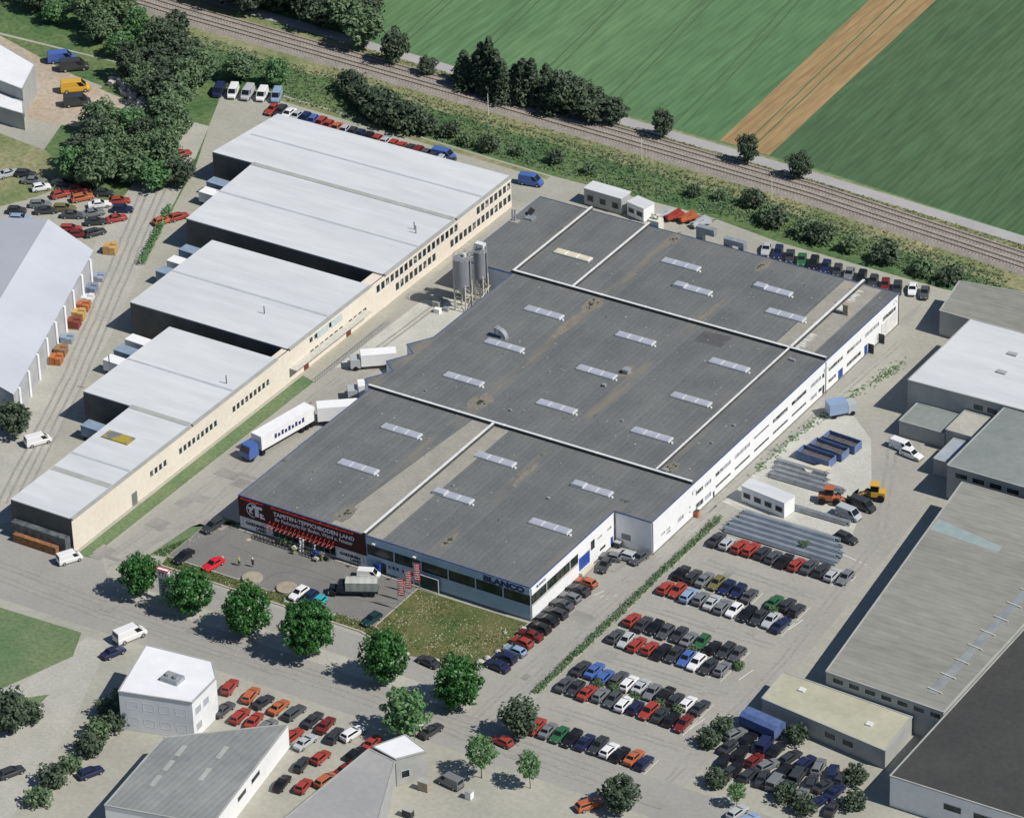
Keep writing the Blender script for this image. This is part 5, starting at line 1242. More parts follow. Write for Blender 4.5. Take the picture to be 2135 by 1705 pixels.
MB(o).sheet([(105.2, 48.0), (118, 47), (118, 49), (105, 51.5)], 6.005).build('roof_light', mat('teal_rooflight', (.24, .31, .31), (.30, .36, .35), scale=.6), t)
t, o = slab_building('canopy_store', 'sandy flat roofed store below the weathered grey hall', [(103.1, -5.0), (126.4, -8.0), (125.8, 2.0), (102.6, 3.0)], 3.5, M['greywall'], M['sandroof'])
for x, y in ((107.5, 0), (121, -3)): MB(o).box(x - .5, x + .5, y - .5, y + .5, 3.504, 3.75).build('roof_vent', M['dome_frame'], t)
slab_building('dark_roof_hall', 'very dark flat roofed hall in the lower right corner', [(131.4, -16), (190, -15.2), (190, 90), (140.4, 90), (131.4, 60)], 5.6, M['white_side'], M['bitumen'])
# south
t, o = slab_building('white_office', 'white flat roofed office block by the street corner', [(13.6, -45), (17.4, -57.6), (29.2, -54.4), (28.6, -47), (25.4, -43.6)], 7.2, M['white_side'], M['whiteroof'])
MB(o).box(21.4, 24.6, -52, -49.8, 7.2, 7.9).tube([(22.2, -50.9, 7.9), (22.2, -50.9, 8.3)], .5, 10).tube([(23.7, -50.9, 7.9), (23.7, -50.9, 8.3)], .5, 10).build('roof_plant', M['steel'], t)
A, B_ = Vector((17.4, -57.6)), Vector((29.2, -54.4)); tt = (B_ - A).normalized(); nn = Vector((tt.y, -tt.x))
PS = lambda u, z, dd: (*(A + tt * u + nn * (.06 - dd)), z)
for z0, z1 in ((1.2, 2.6), (4.2, 5.6)):
    for u in (1.2, 3.9, 6.6, 9.3): quick_window(t, o, PS, (u, u + 1.8, z0, z1), 'blind')
t, o = slab_building('corrugated_shed', 'corrugated grey roofed shed with a bright white end wall', [(28.4, -61.2), (43.2, -48.6), (48.0, -76), (31.0, -80)], 4.4, M['white'], M['greyroof2'])
for u, v in ((.25, .15), (.25, .35), (.25, .55), (.62, .2), (.62, .45)):
    a = Vector((28.4, -61.2)).lerp(Vector((43.2, -48.6)), u); c = Vector((31, -80)).lerp(Vector((48, -76)), u); p = a.lerp(c, v); q = a.lerp(c, v + .14)
    MB(o).bar((*p, 4.43), (*q, 4.43), .8, .05).build('roof_light', M['gutter'], t)
t, o = slab_building('flat_roof_depot', 'grey flat roofed depot at the bottom edge', [(58.3, -48.6), (63.6, -49.4), (70, -64), (76, -90), (56, -92), (57.2, -69)], 5, M['greywall'], M['flatroof'])
slab_building('white_strip_block', 'small white roofed block at the head of the grey depot', [(58.6, -47.9), (63.4, -48.9), (66.4, -44.8), (61.2, -42.8)], 5.1, M['greywall'], M['whiteroof'])
for i, (x, y, w_, h_, m, lab) in enumerate(((67.6, -47.6, .9, 1.6, 'concrete', 'brown bin cabinet beside the white roofed block'), (69.2, -54.6, .8, 1.3, 'dark_metal', 'dark cabinet in the yard of the grey depot'), (74.8, -46.0, .5, 1.3, 'white', 'small white post cabinet near the young trees'))):
    t = thing('cabinet', lab, 'cabinet', (x, y, 0))
    MB().box(-w_, w_, -.5, .5, .05, h_).build('body', M[m], t); MB().box(-w_ - .06, w_ + .06, -.56, .56, h_, h_ + .1).build('lid', M['gutter'], t)
car(70.4, -44.6, 172, 'van', 'grey', 'grey van in the yard beside the young trees', None, 'parked_van', 'van')
def wall_fittings(tname, a, c, items):
    t = bpy.data.objects[tname]; o = t.location
    A_ = Vector(a); d_ = (Vector(c) - A_).normalized(); n_ = Vector((d_.y, -d_.x))
    P = lambda u, z, dd: (*(A_ + d_ * u + n_ * (.07 - dd * .5)), z)
    for kind, u, w_, z0, z1 in items:
        if kind == 'door': door(t, P, u, u + w_, z0, z1, M['frame'], .02, 6 if w_ > 2 else 1)
        else: quick_window(t, o, P, (u, u + w_, z0, z1), kind)
for nm in [o.name for o in bpy.data.objects if o.parent is None]:
    if nm == 'white_roof_hall': wall_fittings(nm, (80.6, 87.4), (112, 88.2), [('dark', 12.5 + k * 2.6, 2.0, 4.6, 5.8) for k in range(6)])
    if nm == 'grey_green_hall': wall_fittings(nm, (99, 66.3), (140, 66.3), [('dark', 1.5 + k * 3.2, 2.4, 4.6, 5.7) for k in range(9)])
    if nm == 'cement_roof_hall': wall_fittings(nm, (110, 3.2), (131, 2.4), [('dark', 1.2 + k * 2.9, 2.0, 4.4, 5.4) for k in range(7)])
    if nm == 'canopy_store': wall_fittings(nm, (103.1, -5), (126.4, -8), [('door', 2, 3.4, .05, 2.8), ('door', 7, 3.4, .05, 2.8), ('dark', 12, 2.2, 1.3, 2.5), ('dark', 15.4, 2.2, 1.3, 2.5), ('door', 19, 3.0, .05, 2.8)])
    if nm == 'dark_roof_hall': wall_fittings(nm, (131.4, -16), (190, -15.2), [('door', 3, 4, .05, 3.6), ('dark', 9, 3, 2.6, 3.8), ('dark', 14, 3, 2.6, 3.8)])
    if nm == 'white_strip_block': wall_fittings(nm, (63.4, -48.9), (66.4, -44.8), [('dark', .8, 1.4, 1.2, 2.6), ('door', 2.8, 1.2, .05, 2.2)])
    if nm == 'white_office': wall_fittings(nm, (29.2, -54.4), (28.6, -47), [('blind', .8, 1.6, 4.2, 5.6), ('blind', 3.2, 1.6, 4.2, 5.6), ('blind', .8, 1.6, 1.2, 2.6), ('door', 3.4, 1.2, .05, 2.3)])
    if nm == 'corrugated_shed': wall_fittings(nm, (48.0, -76), (43.2, -48.6), [('door', 3, 4, .05, 3.4), ('dark', 9, 3, 2.2, 3.2), ('dark', 14, 3, 2.2, 3.2), ('door', 20, 4, .05, 3.4)])
# storage yard and scrap yard
G = 'bundles of long steel pipes in the east yard'
for i, (x0, x1, y, sk_) in enumerate(((71.2, 92.4, 39.2, 0), (71.2, 92.2, 40.7, 0), (71.4, 91.8, 42.2, 0), (71.4, 90.8, 43.7, 0), (71.6, 89.5, 45.2, 0), (69.6, 82, 58.0, 0), (69.6, 83, 59.4, 0), (69.2, 79, 60.8, 0), (68.8, 78, 62.4, 0), (77.5, 88.6, 50.8, 0))):
    b = MB(((x0 + x1) / 2, y, 0)); rg3 = random.Random(i)
    for rrow in range(3):
        for k in range(5 - rrow):
            yy = y - .5 + k * .27 + rrow * .13; e = rg3.uniform(-.5, .5)
            b.tube([(x0 + e, yy, .24 + rrow * .23), (x1 + rg3.uniform(-.6, .6), yy, .24 + rrow * .23)], .115, 6)
    b.box(x0 + 2, x0 + 2.2, y - .7, y + .75, 0, .11).box(x1 - 2.2, x1 - 2, y - .7, y + .75, 0, .11)
    tag(b.build('pipe_bundle', mat('pipe_blue_grey', (.20, .24, .29), (.29, .33, .38), scale=.5) if i < 5 else M['steel']), f'bundle of long steel pipes, {ORD[i]} counted from the parked car row', 'pipe bundle', G)
cabin(74.0, 49.4, -8, 9.0, 2.9, 3.0, 'white site cabin with dark windows between the pipe stacks', M['white'], None, 4)
G = 'blue roll-off skips in the storage yard'
for i, (x, y) in enumerate(((74.2, 66.0), (75.0, 69.2), (75.8, 72.4))):
    t = thing('skip_container', ['blue open skip nearest the pipe bundles', 'blue open skip between two others in the yard', 'blue open skip nearest the blue truck'][i], 'skip', (x, y, 0), R(-4), G)
    MB().box(-3.3, 3.3, -1.2, -1.1, .2, 1.7).box(-3.3, 3.3, 1.1, 1.2, .2, 1.7).box(-3.3, -3.2, -1.1, 1.1, .2, 1.7).box(3.2, 3.3, -1.1, 1.1, .2, 1.7).box(-3.2, 3.2, -1.1, 1.1, .2, .3).build('shell', mat('skip_blue', (.10, .15, .28), (.16, .22, .36), scale=1), t)
    MB().box(-3.15, 3.15, -1.05, 1.05, .31, .95).build('contents', mat('scrap', (.05, .045, .045), (.16, .14, .13), scale=2), t)
dock_truck(70.0, 81.2, 230, 'blue truck with white box at the north end of the storage yard', PAINT['pale blue'], 1.7)
def loader(x, y, rz, label, c):
    t = thing('wheel_loader', label, 'loader', (x, y, 0), R(rz))
    MB().box(-2.0, .4, -.8, .8, .8, 1.7).box(-.2, 1.6, -.5, .5, .7, 1.2).build('chassis', c, t)
    cb_ = MB().box(-.9, .5, -.7, .7, 1.71, 2.9).build('cab', M['car_glass'], t)
    MB().box(-1.0, .6, -.8, .8, 2.91, 3.02).build('cab_roof', c, cb_)
    MB().bar((1.0, -.4, 1.3), (2.8, -.4, .7), .2).bar((1.0, .4, 1.3), (2.8, .4, .7), .2).build('arm', c, t)
    MB().add([(2.7, -1.2, .2), (3.6, -1.2, .2), (2.7, -1.2, 1.1), (2.7, 1.2, .2), (3.6, 1.2, .2), (2.7, 1.2, 1.1)], [(0, 1, 2), (5, 4, 3), (0, 3, 4, 1), (0, 2, 5, 3)]).build('bucket', M['dark_metal'], t)
    for wx_ in (-1.3, 1.1):
        for s_ in (-1, 1): MB((wx_, s_ * .95, .65)).tube([(wx_, s_ * .95 - .22, .65), (wx_, s_ * .95 + .22, .65)], .65, 14).build('wheel', M['rubber'], t, (wx_, s_ * .95, .65))
loader(82.6, 55.6, 20, 'orange wheel loader among the pipe bundles of the storage yard', PAINT['orange'])
loader(88.4, 60.2, 200, 'yellow wheel loader at the edge of the pale storage yard', PAINT['yellow'])
b = thing('timber_stack', 'stack of sandy timber beside the pipe bundles in the pale yard', 'timber stack', (75.8, 65 - 1.6, 0), R(52))
for k in range(4): MB().box(-2.2, 2.2, -.7 + k * .36, -.4 + k * .36, .1, .7).build('timber', M['dome_old'], b)
MB().box(-1.6, -1.4, -.8, .8, 0, .09).box(1.4, 1.6, -.8, .8, 0, .09).build('bearer', M['sleeper'], b)
for i, (x, y, c, k, lab) in enumerate(((87.5, 53.0, 'silver', 'van', 'silver van beside the dark machine in the storage yard'), (88.2, 56.6, 'charcoal', 'van', 'dark van beside the yellow wheel loader'), (90.6, 46.4, 'charcoal', 'wagon', 'dark estate car at the corner of the storage yard'), (85.2, 76.6, 'white', 'van', 'white van in front of the low grey annex'), (87.8, 75.2, 'white', 'wagon', 'white estate car beside the white van at the annex'))):
    car(x, y, -8, k, c, lab, None, 'parked_van' if k == 'van' else 'parked_car', 'van' if k == 'van' else 'car')
t = thing('covered_trailer', 'blue tarpaulin covered trailer at the head of the scrap yard', 'trailer', (105.2, -8.6, 0), R(-8))
cv = MB(); pr = [(-1.5, .9), (-1.5, 2.5), (-.8, 3.0), (.8, 3.0), (1.5, 2.5), (1.5, .9)]
for i in range(8): cv.add([(-3.4 + i * .85, a, z) for a, z in pr] + [(-3.4 + (i + 1) * .85, a, z - .04 * (i % 2)) for a, z in pr], [(k, k + 1, k + 7, k + 6) for k in range(5)])
cv.add([(-3.4, a, z) for a, z in pr], [tuple(range(6))]).add([(3.4, a, z) for a, z in pr], [tuple(range(6))])
cv.build('tarpaulin', mat('blue_tarpaulin', (.06, .10, .24), (.10, .15, .31), scale=1), t); MB().box(-3.4, 3.4, -1.3, 1.3, .6, .89).build('chassis', M['dark_metal'], t)
for wx_ in (-1.2, 1.2):
    for s_ in (-1, 1): MB((wx_, s_ * 1.1, .4)).tube([(wx_, s_ * 1.1 - .13, .4), (wx_, s_ * 1.1 + .13, .4)], .4, 10).build('wheel', M['rubber'], t, (wx_, s_ * 1.1, .4))
G = 'dark cars packed in the scrap yard'
k = 0
for j, yy in enumerate((-11.5, -15.5, -19.2)):
    for i in range(9):
        c = cr.choice(['black', 'charcoal', 'dark grey', 'charcoal', 'navy', 'grey', 'black']) if (i, j) != (2, 1) else 'dark red'
        car(102.5 + i * 2.5 + j * .8 + cr.uniform(-.4, .4), yy - i * .28 + cr.uniform(-.5, .5), 90 + cr.uniform(-20, 20), cr.choice(['hatch', 'sedan', 'wagon', 'van']), c, f'{c} scrap vehicle, {ORD[i]} from the lane in the {ORD[j]} line of the scrap yard', G)
G = 'shrubs around the scrap yard'
for i, (x, y) in enumerate(((100.2, -12), (99.8, -16), (106, -24.5), (124, -13), (121, -24), (117, -22.6), (111, -8.4), (127, -19))):
    tree('darkbush', x, y, f'dark shrub {ORD[i]} around the scrap yard', 1.0, None, G, 'shrub', 'shrub')

# ------------------------------------------------------------------ silos in the yard west of the hall
def silo(x, y, r, zt, zb, leg, label):
    t = thing('silo', label, 'silo', (x, y, 0), 0, 'cement silos beside the hall')
    o = (0, 0, 0)
    b = MB(o)
    b.tube([(0, 0, zb), (0, 0, zb + (zt - zb) * .33)], r, 28); b.tube([(0, 0, zb + (zt - zb) * .33), (0, 0, zb + (zt - zb) * .67)], r * 1.012, 28); b.tube([(0, 0, zb + (zt - zb) * .67), (0, 0, zt)], r, 28)
    b.tube([(0, 0, zt), (0, 0, zt + .25)], [r, r * .5], 28)
    b.build('barrel', M['silo'], t, smooth=False)
    MB(o).tube([(0, 0, zb), (0, 0, zb - 1.9), (0, 0, zb - 2.4)], [r * .97, .35, .2], 24).build('hopper', M['steel'], t)
    for k in range(4):
        a = R(45 + 90 * k); px, py = r * .98 * math.cos(a), r * .98 * math.sin(a)
        MB(o).bar((px, py, 0), (px, py, zb + .5), .2).build('leg', M['pale_steel'], t)
    b = MB(o)
    for k in range(4):
        a = R(45 + 90 * k); c = R(135 + 90 * k); p = (r * .98 * math.cos(a), r * .98 * math.sin(a)); q = (r * .98 * math.cos(c), r * .98 * math.sin(c))
        b.bar((*p, .3), (*q, zb * .55), .08).bar((*q, zb * .55), (*p, zb), .08).bar((*p, zb * .55), (*q, zb * .55), .1)
    b.build('bracing', M['pale_steel'], t)
    b = MB(o)
    for z in (zt + .45, zt + .9):
        pts = [((r + .03) * math.cos(2 * PI * k / 20), (r + .03) * math.sin(2 * PI * k / 20), z) for k in range(21)]
        for p, q in zip(pts, pts[1:]): b.bar(p, q, .05)
    for k in range(10): a = 2 * PI * k / 10; b.bar(((r + .03) * math.cos(a), (r + .03) * math.sin(a), zt - .2), ((r + .03) * math.cos(a), (r + .03) * math.sin(a), zt + .92), .05)
    b.build('guard_rail', M['steel'], t)
    MB(o).tube([(.4, .2, zt + .1), (.4, .2, zt + .9)], .32, 10).build('filter', M['pale_steel'], t)
    MB(o).tube([(r + .12, -.2, .5), (r + .12, -.2, zt)], .07, 6).build('fill_pipe', M['dark_metal'], t)
    b = MB(o)
    for s_ in (-.22, .22): b.bar((-r * .72 + s_ * .7, -r * .75 - s_ * .7 - .1, 0), (-r * .72 + s_ * .7, -r * .75 - s_ * .7 - .1, zt + .9), .05)
    z = .4
    while z < zt: b.bar((-r * .72 - .15, -r * .75 + .05, z), (-r * .72 + .15, -r * .75 - .25, z), .04); z += .4
    b.build('ladder', M['pale_steel'], t)
    return t
silo(-7.0, 81.2, 1.62, 10.6, 5.2, 1, 'stout grey cement silo standing nearer the camera beside the hall')
s2 = silo(-5.2, 84.6, 1.2, 10.9, 5.6, 1, 'slimmer grey cement silo with a white box on top, behind the stout one')
MB().box(-.9, .9, -.55, .55, 11.9, 12.5).build('hood', M['cap_white'], s2)
MB().bar((-.6, -.4, 11.0), (-.6, -.4, 11.9), .08).bar((.6, .3, 11.0), (.6, .3, 11.9), .08).build('hood_post', M['dark_metal'], s2)
b = MB(); 
for z in (10.2, 10.7, 11.2): b.bar((-6.5, 82.6, z), (-5.8, 83.7, z), .06).bar((-7.4, 83.1, z), (-6.6, 84.1, z), .06)
b.add([(-6.4, 82.6, 10.0), (-5.7, 83.8, 10.0), (-6.6, 84.2, 10.0), (-7.4, 83.0, 10.0)], [(0, 1, 2, 3)]).bar((-6.5, 82.6, 10), (-6.5, 82.6, 11.2), .06).bar((-7.4, 83.1, 10), (-7.4, 83.1, 11.2), .06)
tag(b.build('walkway', M['pale_steel']), 'pale steel walkway bridging the tops of the two silos', 'walkway', )
b = MB((-3.4, 80.5, 0))
for y in (78.5, 80, 81.5, 83): b.bar((-2.6, y, 0), (-2.6, y, 3.0), .1)
for z in (1.0, 1.6, 2.2, 2.9): b.bar((-2.6, 78.5, z), (-2.6, 83, z), .07)
b.bar((-2.6, 78.5, 3), (-2.6, 83.5, 5.0), .1)
tag(b.build('pipe_rack', M['pale_steel']), 'pale steel pipe rack between the silos and the hall wall', 'pipe rack')
G = 'sacks and crates under the silos'
for i, (x, y, w_, h_, c) in enumerate(((-11.8, 79.5, .7, 1.1, 'tarp'), (-10.4, 77.6, .6, .9, 'white'), (-13.0, 81.6, .8, .8, 'gutter'), (-9.4, 79.0, .5, .7, 'steel'))):
    b = MB((x, y, 0)).box(x - w_, x + w_, y - w_ * .7, y + w_ * .7, .12, h_).box(x - w_ - .05, x + w_ + .05, y - w_ * .7 - .05, y + w_ * .7 + .05, 0, .11)
    tag(b.build('crate', M[c]), ['grey crate left of the stout silo', 'white crate below the stout silo', 'pale grey crate farthest from the silos', 'small steel crate at the leg of the stout silo'][i], 'crate', G)

# ------------------------------------------------------------------ forecourt things
for x, y, lab in ((10.7, -12.0, 'round concrete slab nearer the maroon shop front corner'), (17.4, -11.7, 'round concrete slab beside the white hatchback')):
    b = MB((x, y, 0)).tube([(x, y, 0), (x, y, .38), (x, y, .44)], [1.75, 1.75, 1.66], 40)
    tag(b.build('concrete_slab', M['concrete']), lab, 'concrete slab', 'round concrete slabs of the forecourt')
b = MB((3.3, -2.4, 0)).tube([(3.3, -2.4, -.02), (3.3, -2.4, .012)], .42, 20)
tag(b.build('manhole_cover', M['stone']), 'round pale manhole cover in the forecourt asphalt', 'manhole cover')
b = MB((2.9, -9.4, 0)).tube([(2.9, -9.4, 0), (2.9, -9.4, .05)], .28, 10).tube([(2.9, -9.4, .05), (2.9, -9.4, .3), (2.9, -9.4, .55)], [.22, .12, .05], 10)
tag(b.build('traffic_cone', PAINT['white']), 'small white cone standing on the empty forecourt', 'cone')
# bicycle and trolley racks along the shop front
def rack(x0, x1, y, label):
    t = thing('bicycle_rack', label, 'bicycle rack', ((x0 + x1) / 2, y, 0), 0, 'racks in front of the shop'); o = ((x0 + x1) / 2, y, 0)
    MB(o).bar((x0, y - .35, .06), (x1, y - .35, .06), .07).bar((x0, y + .35, .75), (x1, y + .35, .75), .07).bar((x0, y + .35, .06), (x1, y + .35, .06), .07).build('rail', M['dark_metal'], t)
    b = MB(o); x = x0
    while x <= x1 + .01:
        b.bar((x, y - .35, .06), (x, y + .35, .75), .05).bar((x, y + .35, 0), (x, y + .35, .75), .05).bar((x, y - .35, .06), (x + .25, y + .35, .75), .03); x += .62
    b.build('hoop', M['dark_metal'], t)
rack(3.6, 11.9, -1.55, 'long dark bicycle rack under the left red struts'); rack(13.4, 17.3, -1.75, 'short dark bicycle rack right of the shop entrance')
def plant_tub(x, y, s, label, flower=None):
    t = thing('potted_plant', label, 'potted plant', (x, y, 0), 0, 'potted plants at the shop entrance')
    MB().tube([(0, 0, 0), (0, 0, .42 * s)], [.22 * s, .32 * s], 10).build('pot', M['concrete'], t)
    b = MB(); rg4 = random.Random(int(x * 10)); leaf_mesh(b, rg4, (0, 0, .8 * s), (.5 * s, .5 * s, .45 * s), 60, .13, .3); b.build('foliage', M['leaf'], t)
    if flower:
        b = MB(); leaf_mesh(b, rg4, (0, 0, 1.05 * s), (.35 * s, .35 * s, .25 * s), 26, .10, .6); b.build('blossom', M[flower] if flower in M else PAINT[flower], t)
plant_tub(8.6, -.75, 1.1, 'leafy potted plant behind the long rack'); plant_tub(9.6, -.8, 1.35, 'bigger leafy potted plant behind the long rack'); plant_tub(10.6, -.8, 1.0, 'small leafy potted plant nearest the shop entrance')
plant_tub(12.4, -2.3, .9, 'yellow flowering tub left of the entrance', 'yellow'); plant_tub(17.7, -1.7, .8, 'yellow flowering tub at the right end of the short rack', 'yellow')
for i, (x, y, h_) in enumerate(((12.6, -.9, 2.3), (13.1, -.8, 2.1), (12.9, -1.3, 1.9), (15.6, -1.0, 2.0))):
    b = MB((x, y, 0)).tube([(x, y, 0), (x + .12, y + .25, h_)], .17, 12)
    for z in (.5, 1.0, 1.5): b.tube([(x + .12 * z / h_, y + .25 * z / h_, z), (x + .12 * (z + .16) / h_, y + .25 * (z + .16) / h_, z + .16)], .18, 12, mi=1)
    tag(b.build('carpet_roll', [M['letter_white'], M['letter_dark']]), ['tall white carpet roll leaning left of the entrance', 'white carpet roll leaning nearest the entrance opening', 'shortest white carpet roll in front of the leaning pair', 'single white carpet roll right of the entrance'][i], 'carpet roll', 'carpet rolls at the entrance')
for i, (x, y, w_, h_, m) in enumerate(((16.2, -1.3, .55, .9, 'blue_door'), (17.1, -.9, .5, .8, 'steel'), (18.3, -1.2, .6, .6, 'dark_metal'), (12.0, -1.4, .5, .7, 'pale_steel'), (16.9, -2.3, .45, .55, 'tarp'))):
    b = MB((x, y, 0)); b.box(x - w_, x + w_, y - .35, y + .35, h_ - .12, h_)
    for sx in (-1, 1):
        for sy in (-1, 1): b.box(x + sx * w_ - sx * .06 - .03, x + sx * w_ - sx * .06 + .03, y + sy * .3 - .03, y + sy * .3 + .03, 0, h_ - .12)
    for k in range(3): b.box(x - w_ + .08 + k * w_ * .62, x - w_ + .08 + k * w_ * .62 + w_ * .5, y - .25, y + .25, h_ + .002, h_ + .16 + .07 * (k % 2))
    tag(b.build('display_table', M[m]), ['blue display table right of the entrance', 'steel display table by the shop window', 'dark display table at the right end of the shop window', 'pale display table beside the yellow flowers', 'grey display table in front of the short rack'][i], 'display table', 'display tables at the shop')
# people
def person(x, y, rz, label, top, legs, hair, armbent):
    t = thing('person', label, 'person', (x, y, 0), R(rz), 'people walking over the forecourt')
    me = bpy.data.meshes.new('body')
    V = [(0, 0, .95), (0, 0, 1.15), (.02, 0, 1.42), (.03, 0, 1.53), (.05, 0, 1.68), (0, .10, .88), (.06, .11, .48), (-.02, .11, .08), (.12, .11, .04), (0, -.10, .88), (-.03, -.11, .48), (-.14, -.11, .10), (-.02, -.11, .04),
         (.02, .20, 1.40), (-.02, .26, 1.12), (.06 if not armbent else .22, .24, .88 if not armbent else 1.16), (.02, -.20, 1.40), (.04, -.26, 1.12), (.12 if not armbent else .26, -.22, .90 if not armbent else 1.2), (.05, 0, 1.76)]
    Ed = [(0, 1), (1, 2), (2, 3), (3, 4), (4, 19), (0, 5), (5, 6), (6, 7), (7, 8), (0, 9), (9, 10), (10, 11), (11, 12), (2, 13), (13, 14), (14, 15), (2, 16), (16, 17), (17, 18)]
    rad = [.15, .14, .16, .06, .105, .095, .065, .045, .04, .095, .065, .045, .04, .06, .045, .035, .06, .045, .035, .07]
    me.from_pydata(V, Ed, []); o = bpy.data.objects.new('body', me); col.objects.link(o); o.parent = t
    md = o.modifiers.new('skin', 'SKIN'); sv = me.skin_vertices[0].data
    for i, r_ in enumerate(rad): sv[i].radius = (r_, r_ * (1.15 if i in (0, 1, 2) else 1)); sv[i].use_root = (i == 0)
    o.modifiers.new('smooth', 'SUBSURF').levels = 1; o.modifiers['smooth'].render_levels = 1
    me.materials.append(M['skin'])
    b = MB().tube([(0, 0, .98), (.0, 0, 1.2), (.02, 0, 1.4), (.025, 0, 1.5)], [.185, .175, .20, .09], 14)
    for s_ in (1, -1): b.tube([(.02, s_ * .15, 1.42), (0, s_ * .24, 1.2)], [.09, .07], 8)
    b.build('shirt', top, t)
    b = MB().tube([(0, 0, .99), (0, 0, .86)], [.185, .185], 12)
    for s_, k, f in ((1, (.06, .11, .50), (-.01, .11, .14)), (-1, (-.03, -.11, .50), (-.13, -.11, .16))): b.tube([(0, s_ * .09, .9), k, f] if legs[1] else [(0, s_ * .09, .9), k], [.11, .085, .065] if legs[1] else [.12, .10], 10)
    b.build('trousers', legs[0], t)
    MB().tube([(.045, 0, 1.66), (.03, 0, 1.74), (.03, 0, 1.82), (.03, 0, 1.845)], [.105, .125, .10, .03], 12).build('hair', hair, t)
person(6.5, -9.75, 160, 'person in a lime green top and dark trousers on the forecourt', mat('lime_cloth', (.32, .42, .10)), (M['dark_metal'], True), mat('fair_hair', (.42, .30, .14)), True)
person(8.75, -8.95, -60, 'person with pale cap, dark top and bare legs on the forecourt', mat('dark_cloth', (.035, .04, .06)), (mat('dark_shorts', (.05, .055, .09)), False), M['letter_white'], False)
# flags with posts
G = 'red and white advertising flags on poles'
for i, (x, y, lab) in enumerate(((36.85, -7.8, 'red and white flag farthest from the hall wall'), (36.7, -5.35, 'red and white flag in the middle of the three'), (36.7, -2.8, 'red and white flag nearest the hall wall'))):
    t = thing('flag', lab, 'flag', (x, y, 0), R(18), G)
    MB().tube([(0, 0, 0), (0, 0, 6.3)], [.06, .04], 8).bar((0, 0, 6.2), (1.15, 0, 6.2), .05).build('pole', M['steel'], t)
    cl = MB(); N_ = 8; cols_ = 4; vs = []; fs = []
    for r_ in range(N_ + 1):
        for c in range(cols_ + 1): vs.append((.1 + c * .26, .06 * math.sin(r_ * .9 + c * 1.4 + i), 6.15 - r_ * .42))
    for r_ in range(N_):
        for c in range(cols_): q = r_ * (cols_ + 1) + c; fs.append((q, q + 1, q + cols_ + 2, q + cols_ + 1))
    cl.add(vs, fs); f = cl.build('cloth', M['red'], t)
    b = MB(); rg5 = random.Random(40)
    for r_ in range(7):
        xx = .2
        while xx < .98:
            w_ = rg5.uniform(.10, .2); b.box(xx, min(xx + w_, 1.06), -.10, -.075, 5.98 - r_ * .44 - rg5.uniform(.16, .24), 5.98 - r_ * .44); b.box(xx, min(xx + w_, 1.06), .075, .10, 5.98 - r_ * .44 - .2, 5.98 - r_ * .44); xx += w_ + .06
    b.build('lettering', M['letter_white'], f)
# poster board by the front wall
t = thing('poster_board', 'large framed dark landscape poster standing before the front wall', 'billboard', (38.2, -.65, 0))
MB((38.2, -.65, 0)).box(36.35, 36.45, -.7, -.6, 0, 2.75).box(39.98, 40.1, -.7, -.6, 0, 2.75).box(36.46, 39.97, -.7, -.6, 2.65, 2.75).build('frame', M['frame_white'], t)
MB((38.2, -.65, 0)).box(36.46, 39.97, -.68, -.62, .25, 2.64).build('poster', mat('dark_landscape_print', (.03, .05, .07), (.10, .13, .07), scale=.9, detail=4), t)
MB((38.2, -.65, 0)).tube([(37.4, -.69, .9), (37.4, -.69, 1.8), (37.4, -.69, 2.0)], [.35, .28, .1], 8).build('printed_figure', mat('dark_print', (.02, .02, .025), (.10, .07, .05), scale=2), t).scale = (1, .06, 1)
# pylon sign among the street trees
t = thing('pylon_sign', 'tall white pylon sign with red frame between two street trees', 'sign', (2.0, -24.4, 0), R(4))
MB().box(-.95, .95, -.28, .28, .2, 4.6).build('pillar', mat('pylon_grey', (.42, .43, .46), (.54, .55, .57), scale=.8), t)
hb_ = MB().box(-1.05, 1.05, -.34, .34, 4.62, 6.1).build('sign_box', M['letter_white'], t)
MB().bar((-1.1, -.36, 6.16), (1.1, -.36, 6.16), .12).bar((-1.1, .36, 6.16), (1.1, .36, 6.16), .12).bar((-1.1, -.4, 6.16), (-1.1, .4, 6.16), .12).bar((1.1, -.4, 6.16), (1.1, .4, 6.16), .12).build('red_frame', M['red'], hb_)
b = MB()
for x0, x1, z0, z1 in ((-.8, -.3, 5.5, 5.7), (-.65, -.45, 4.95, 5.5), (-.25, .35, 5.6, 5.85), (-.05, .15, 4.9, 5.6), (.45, .65, 4.95, 5.6), (.65, .85, 4.95, 5.12)): b.box(x0, x1, -.37, -.345, z0, z1)
b.build('lettering', M['red'], hb_)
b = MB()
for k in range(4): b.box(-.7, .3 + .12 * (k % 3), -.30, -.285, 3.9 - k * .5, 4.15 - k * .5)
b.build('notice_line', M['navy'], t)
MB().box(-1.1, 1.1, -.5, .5, 0, .2).build('plinth', M['concrete'], t)
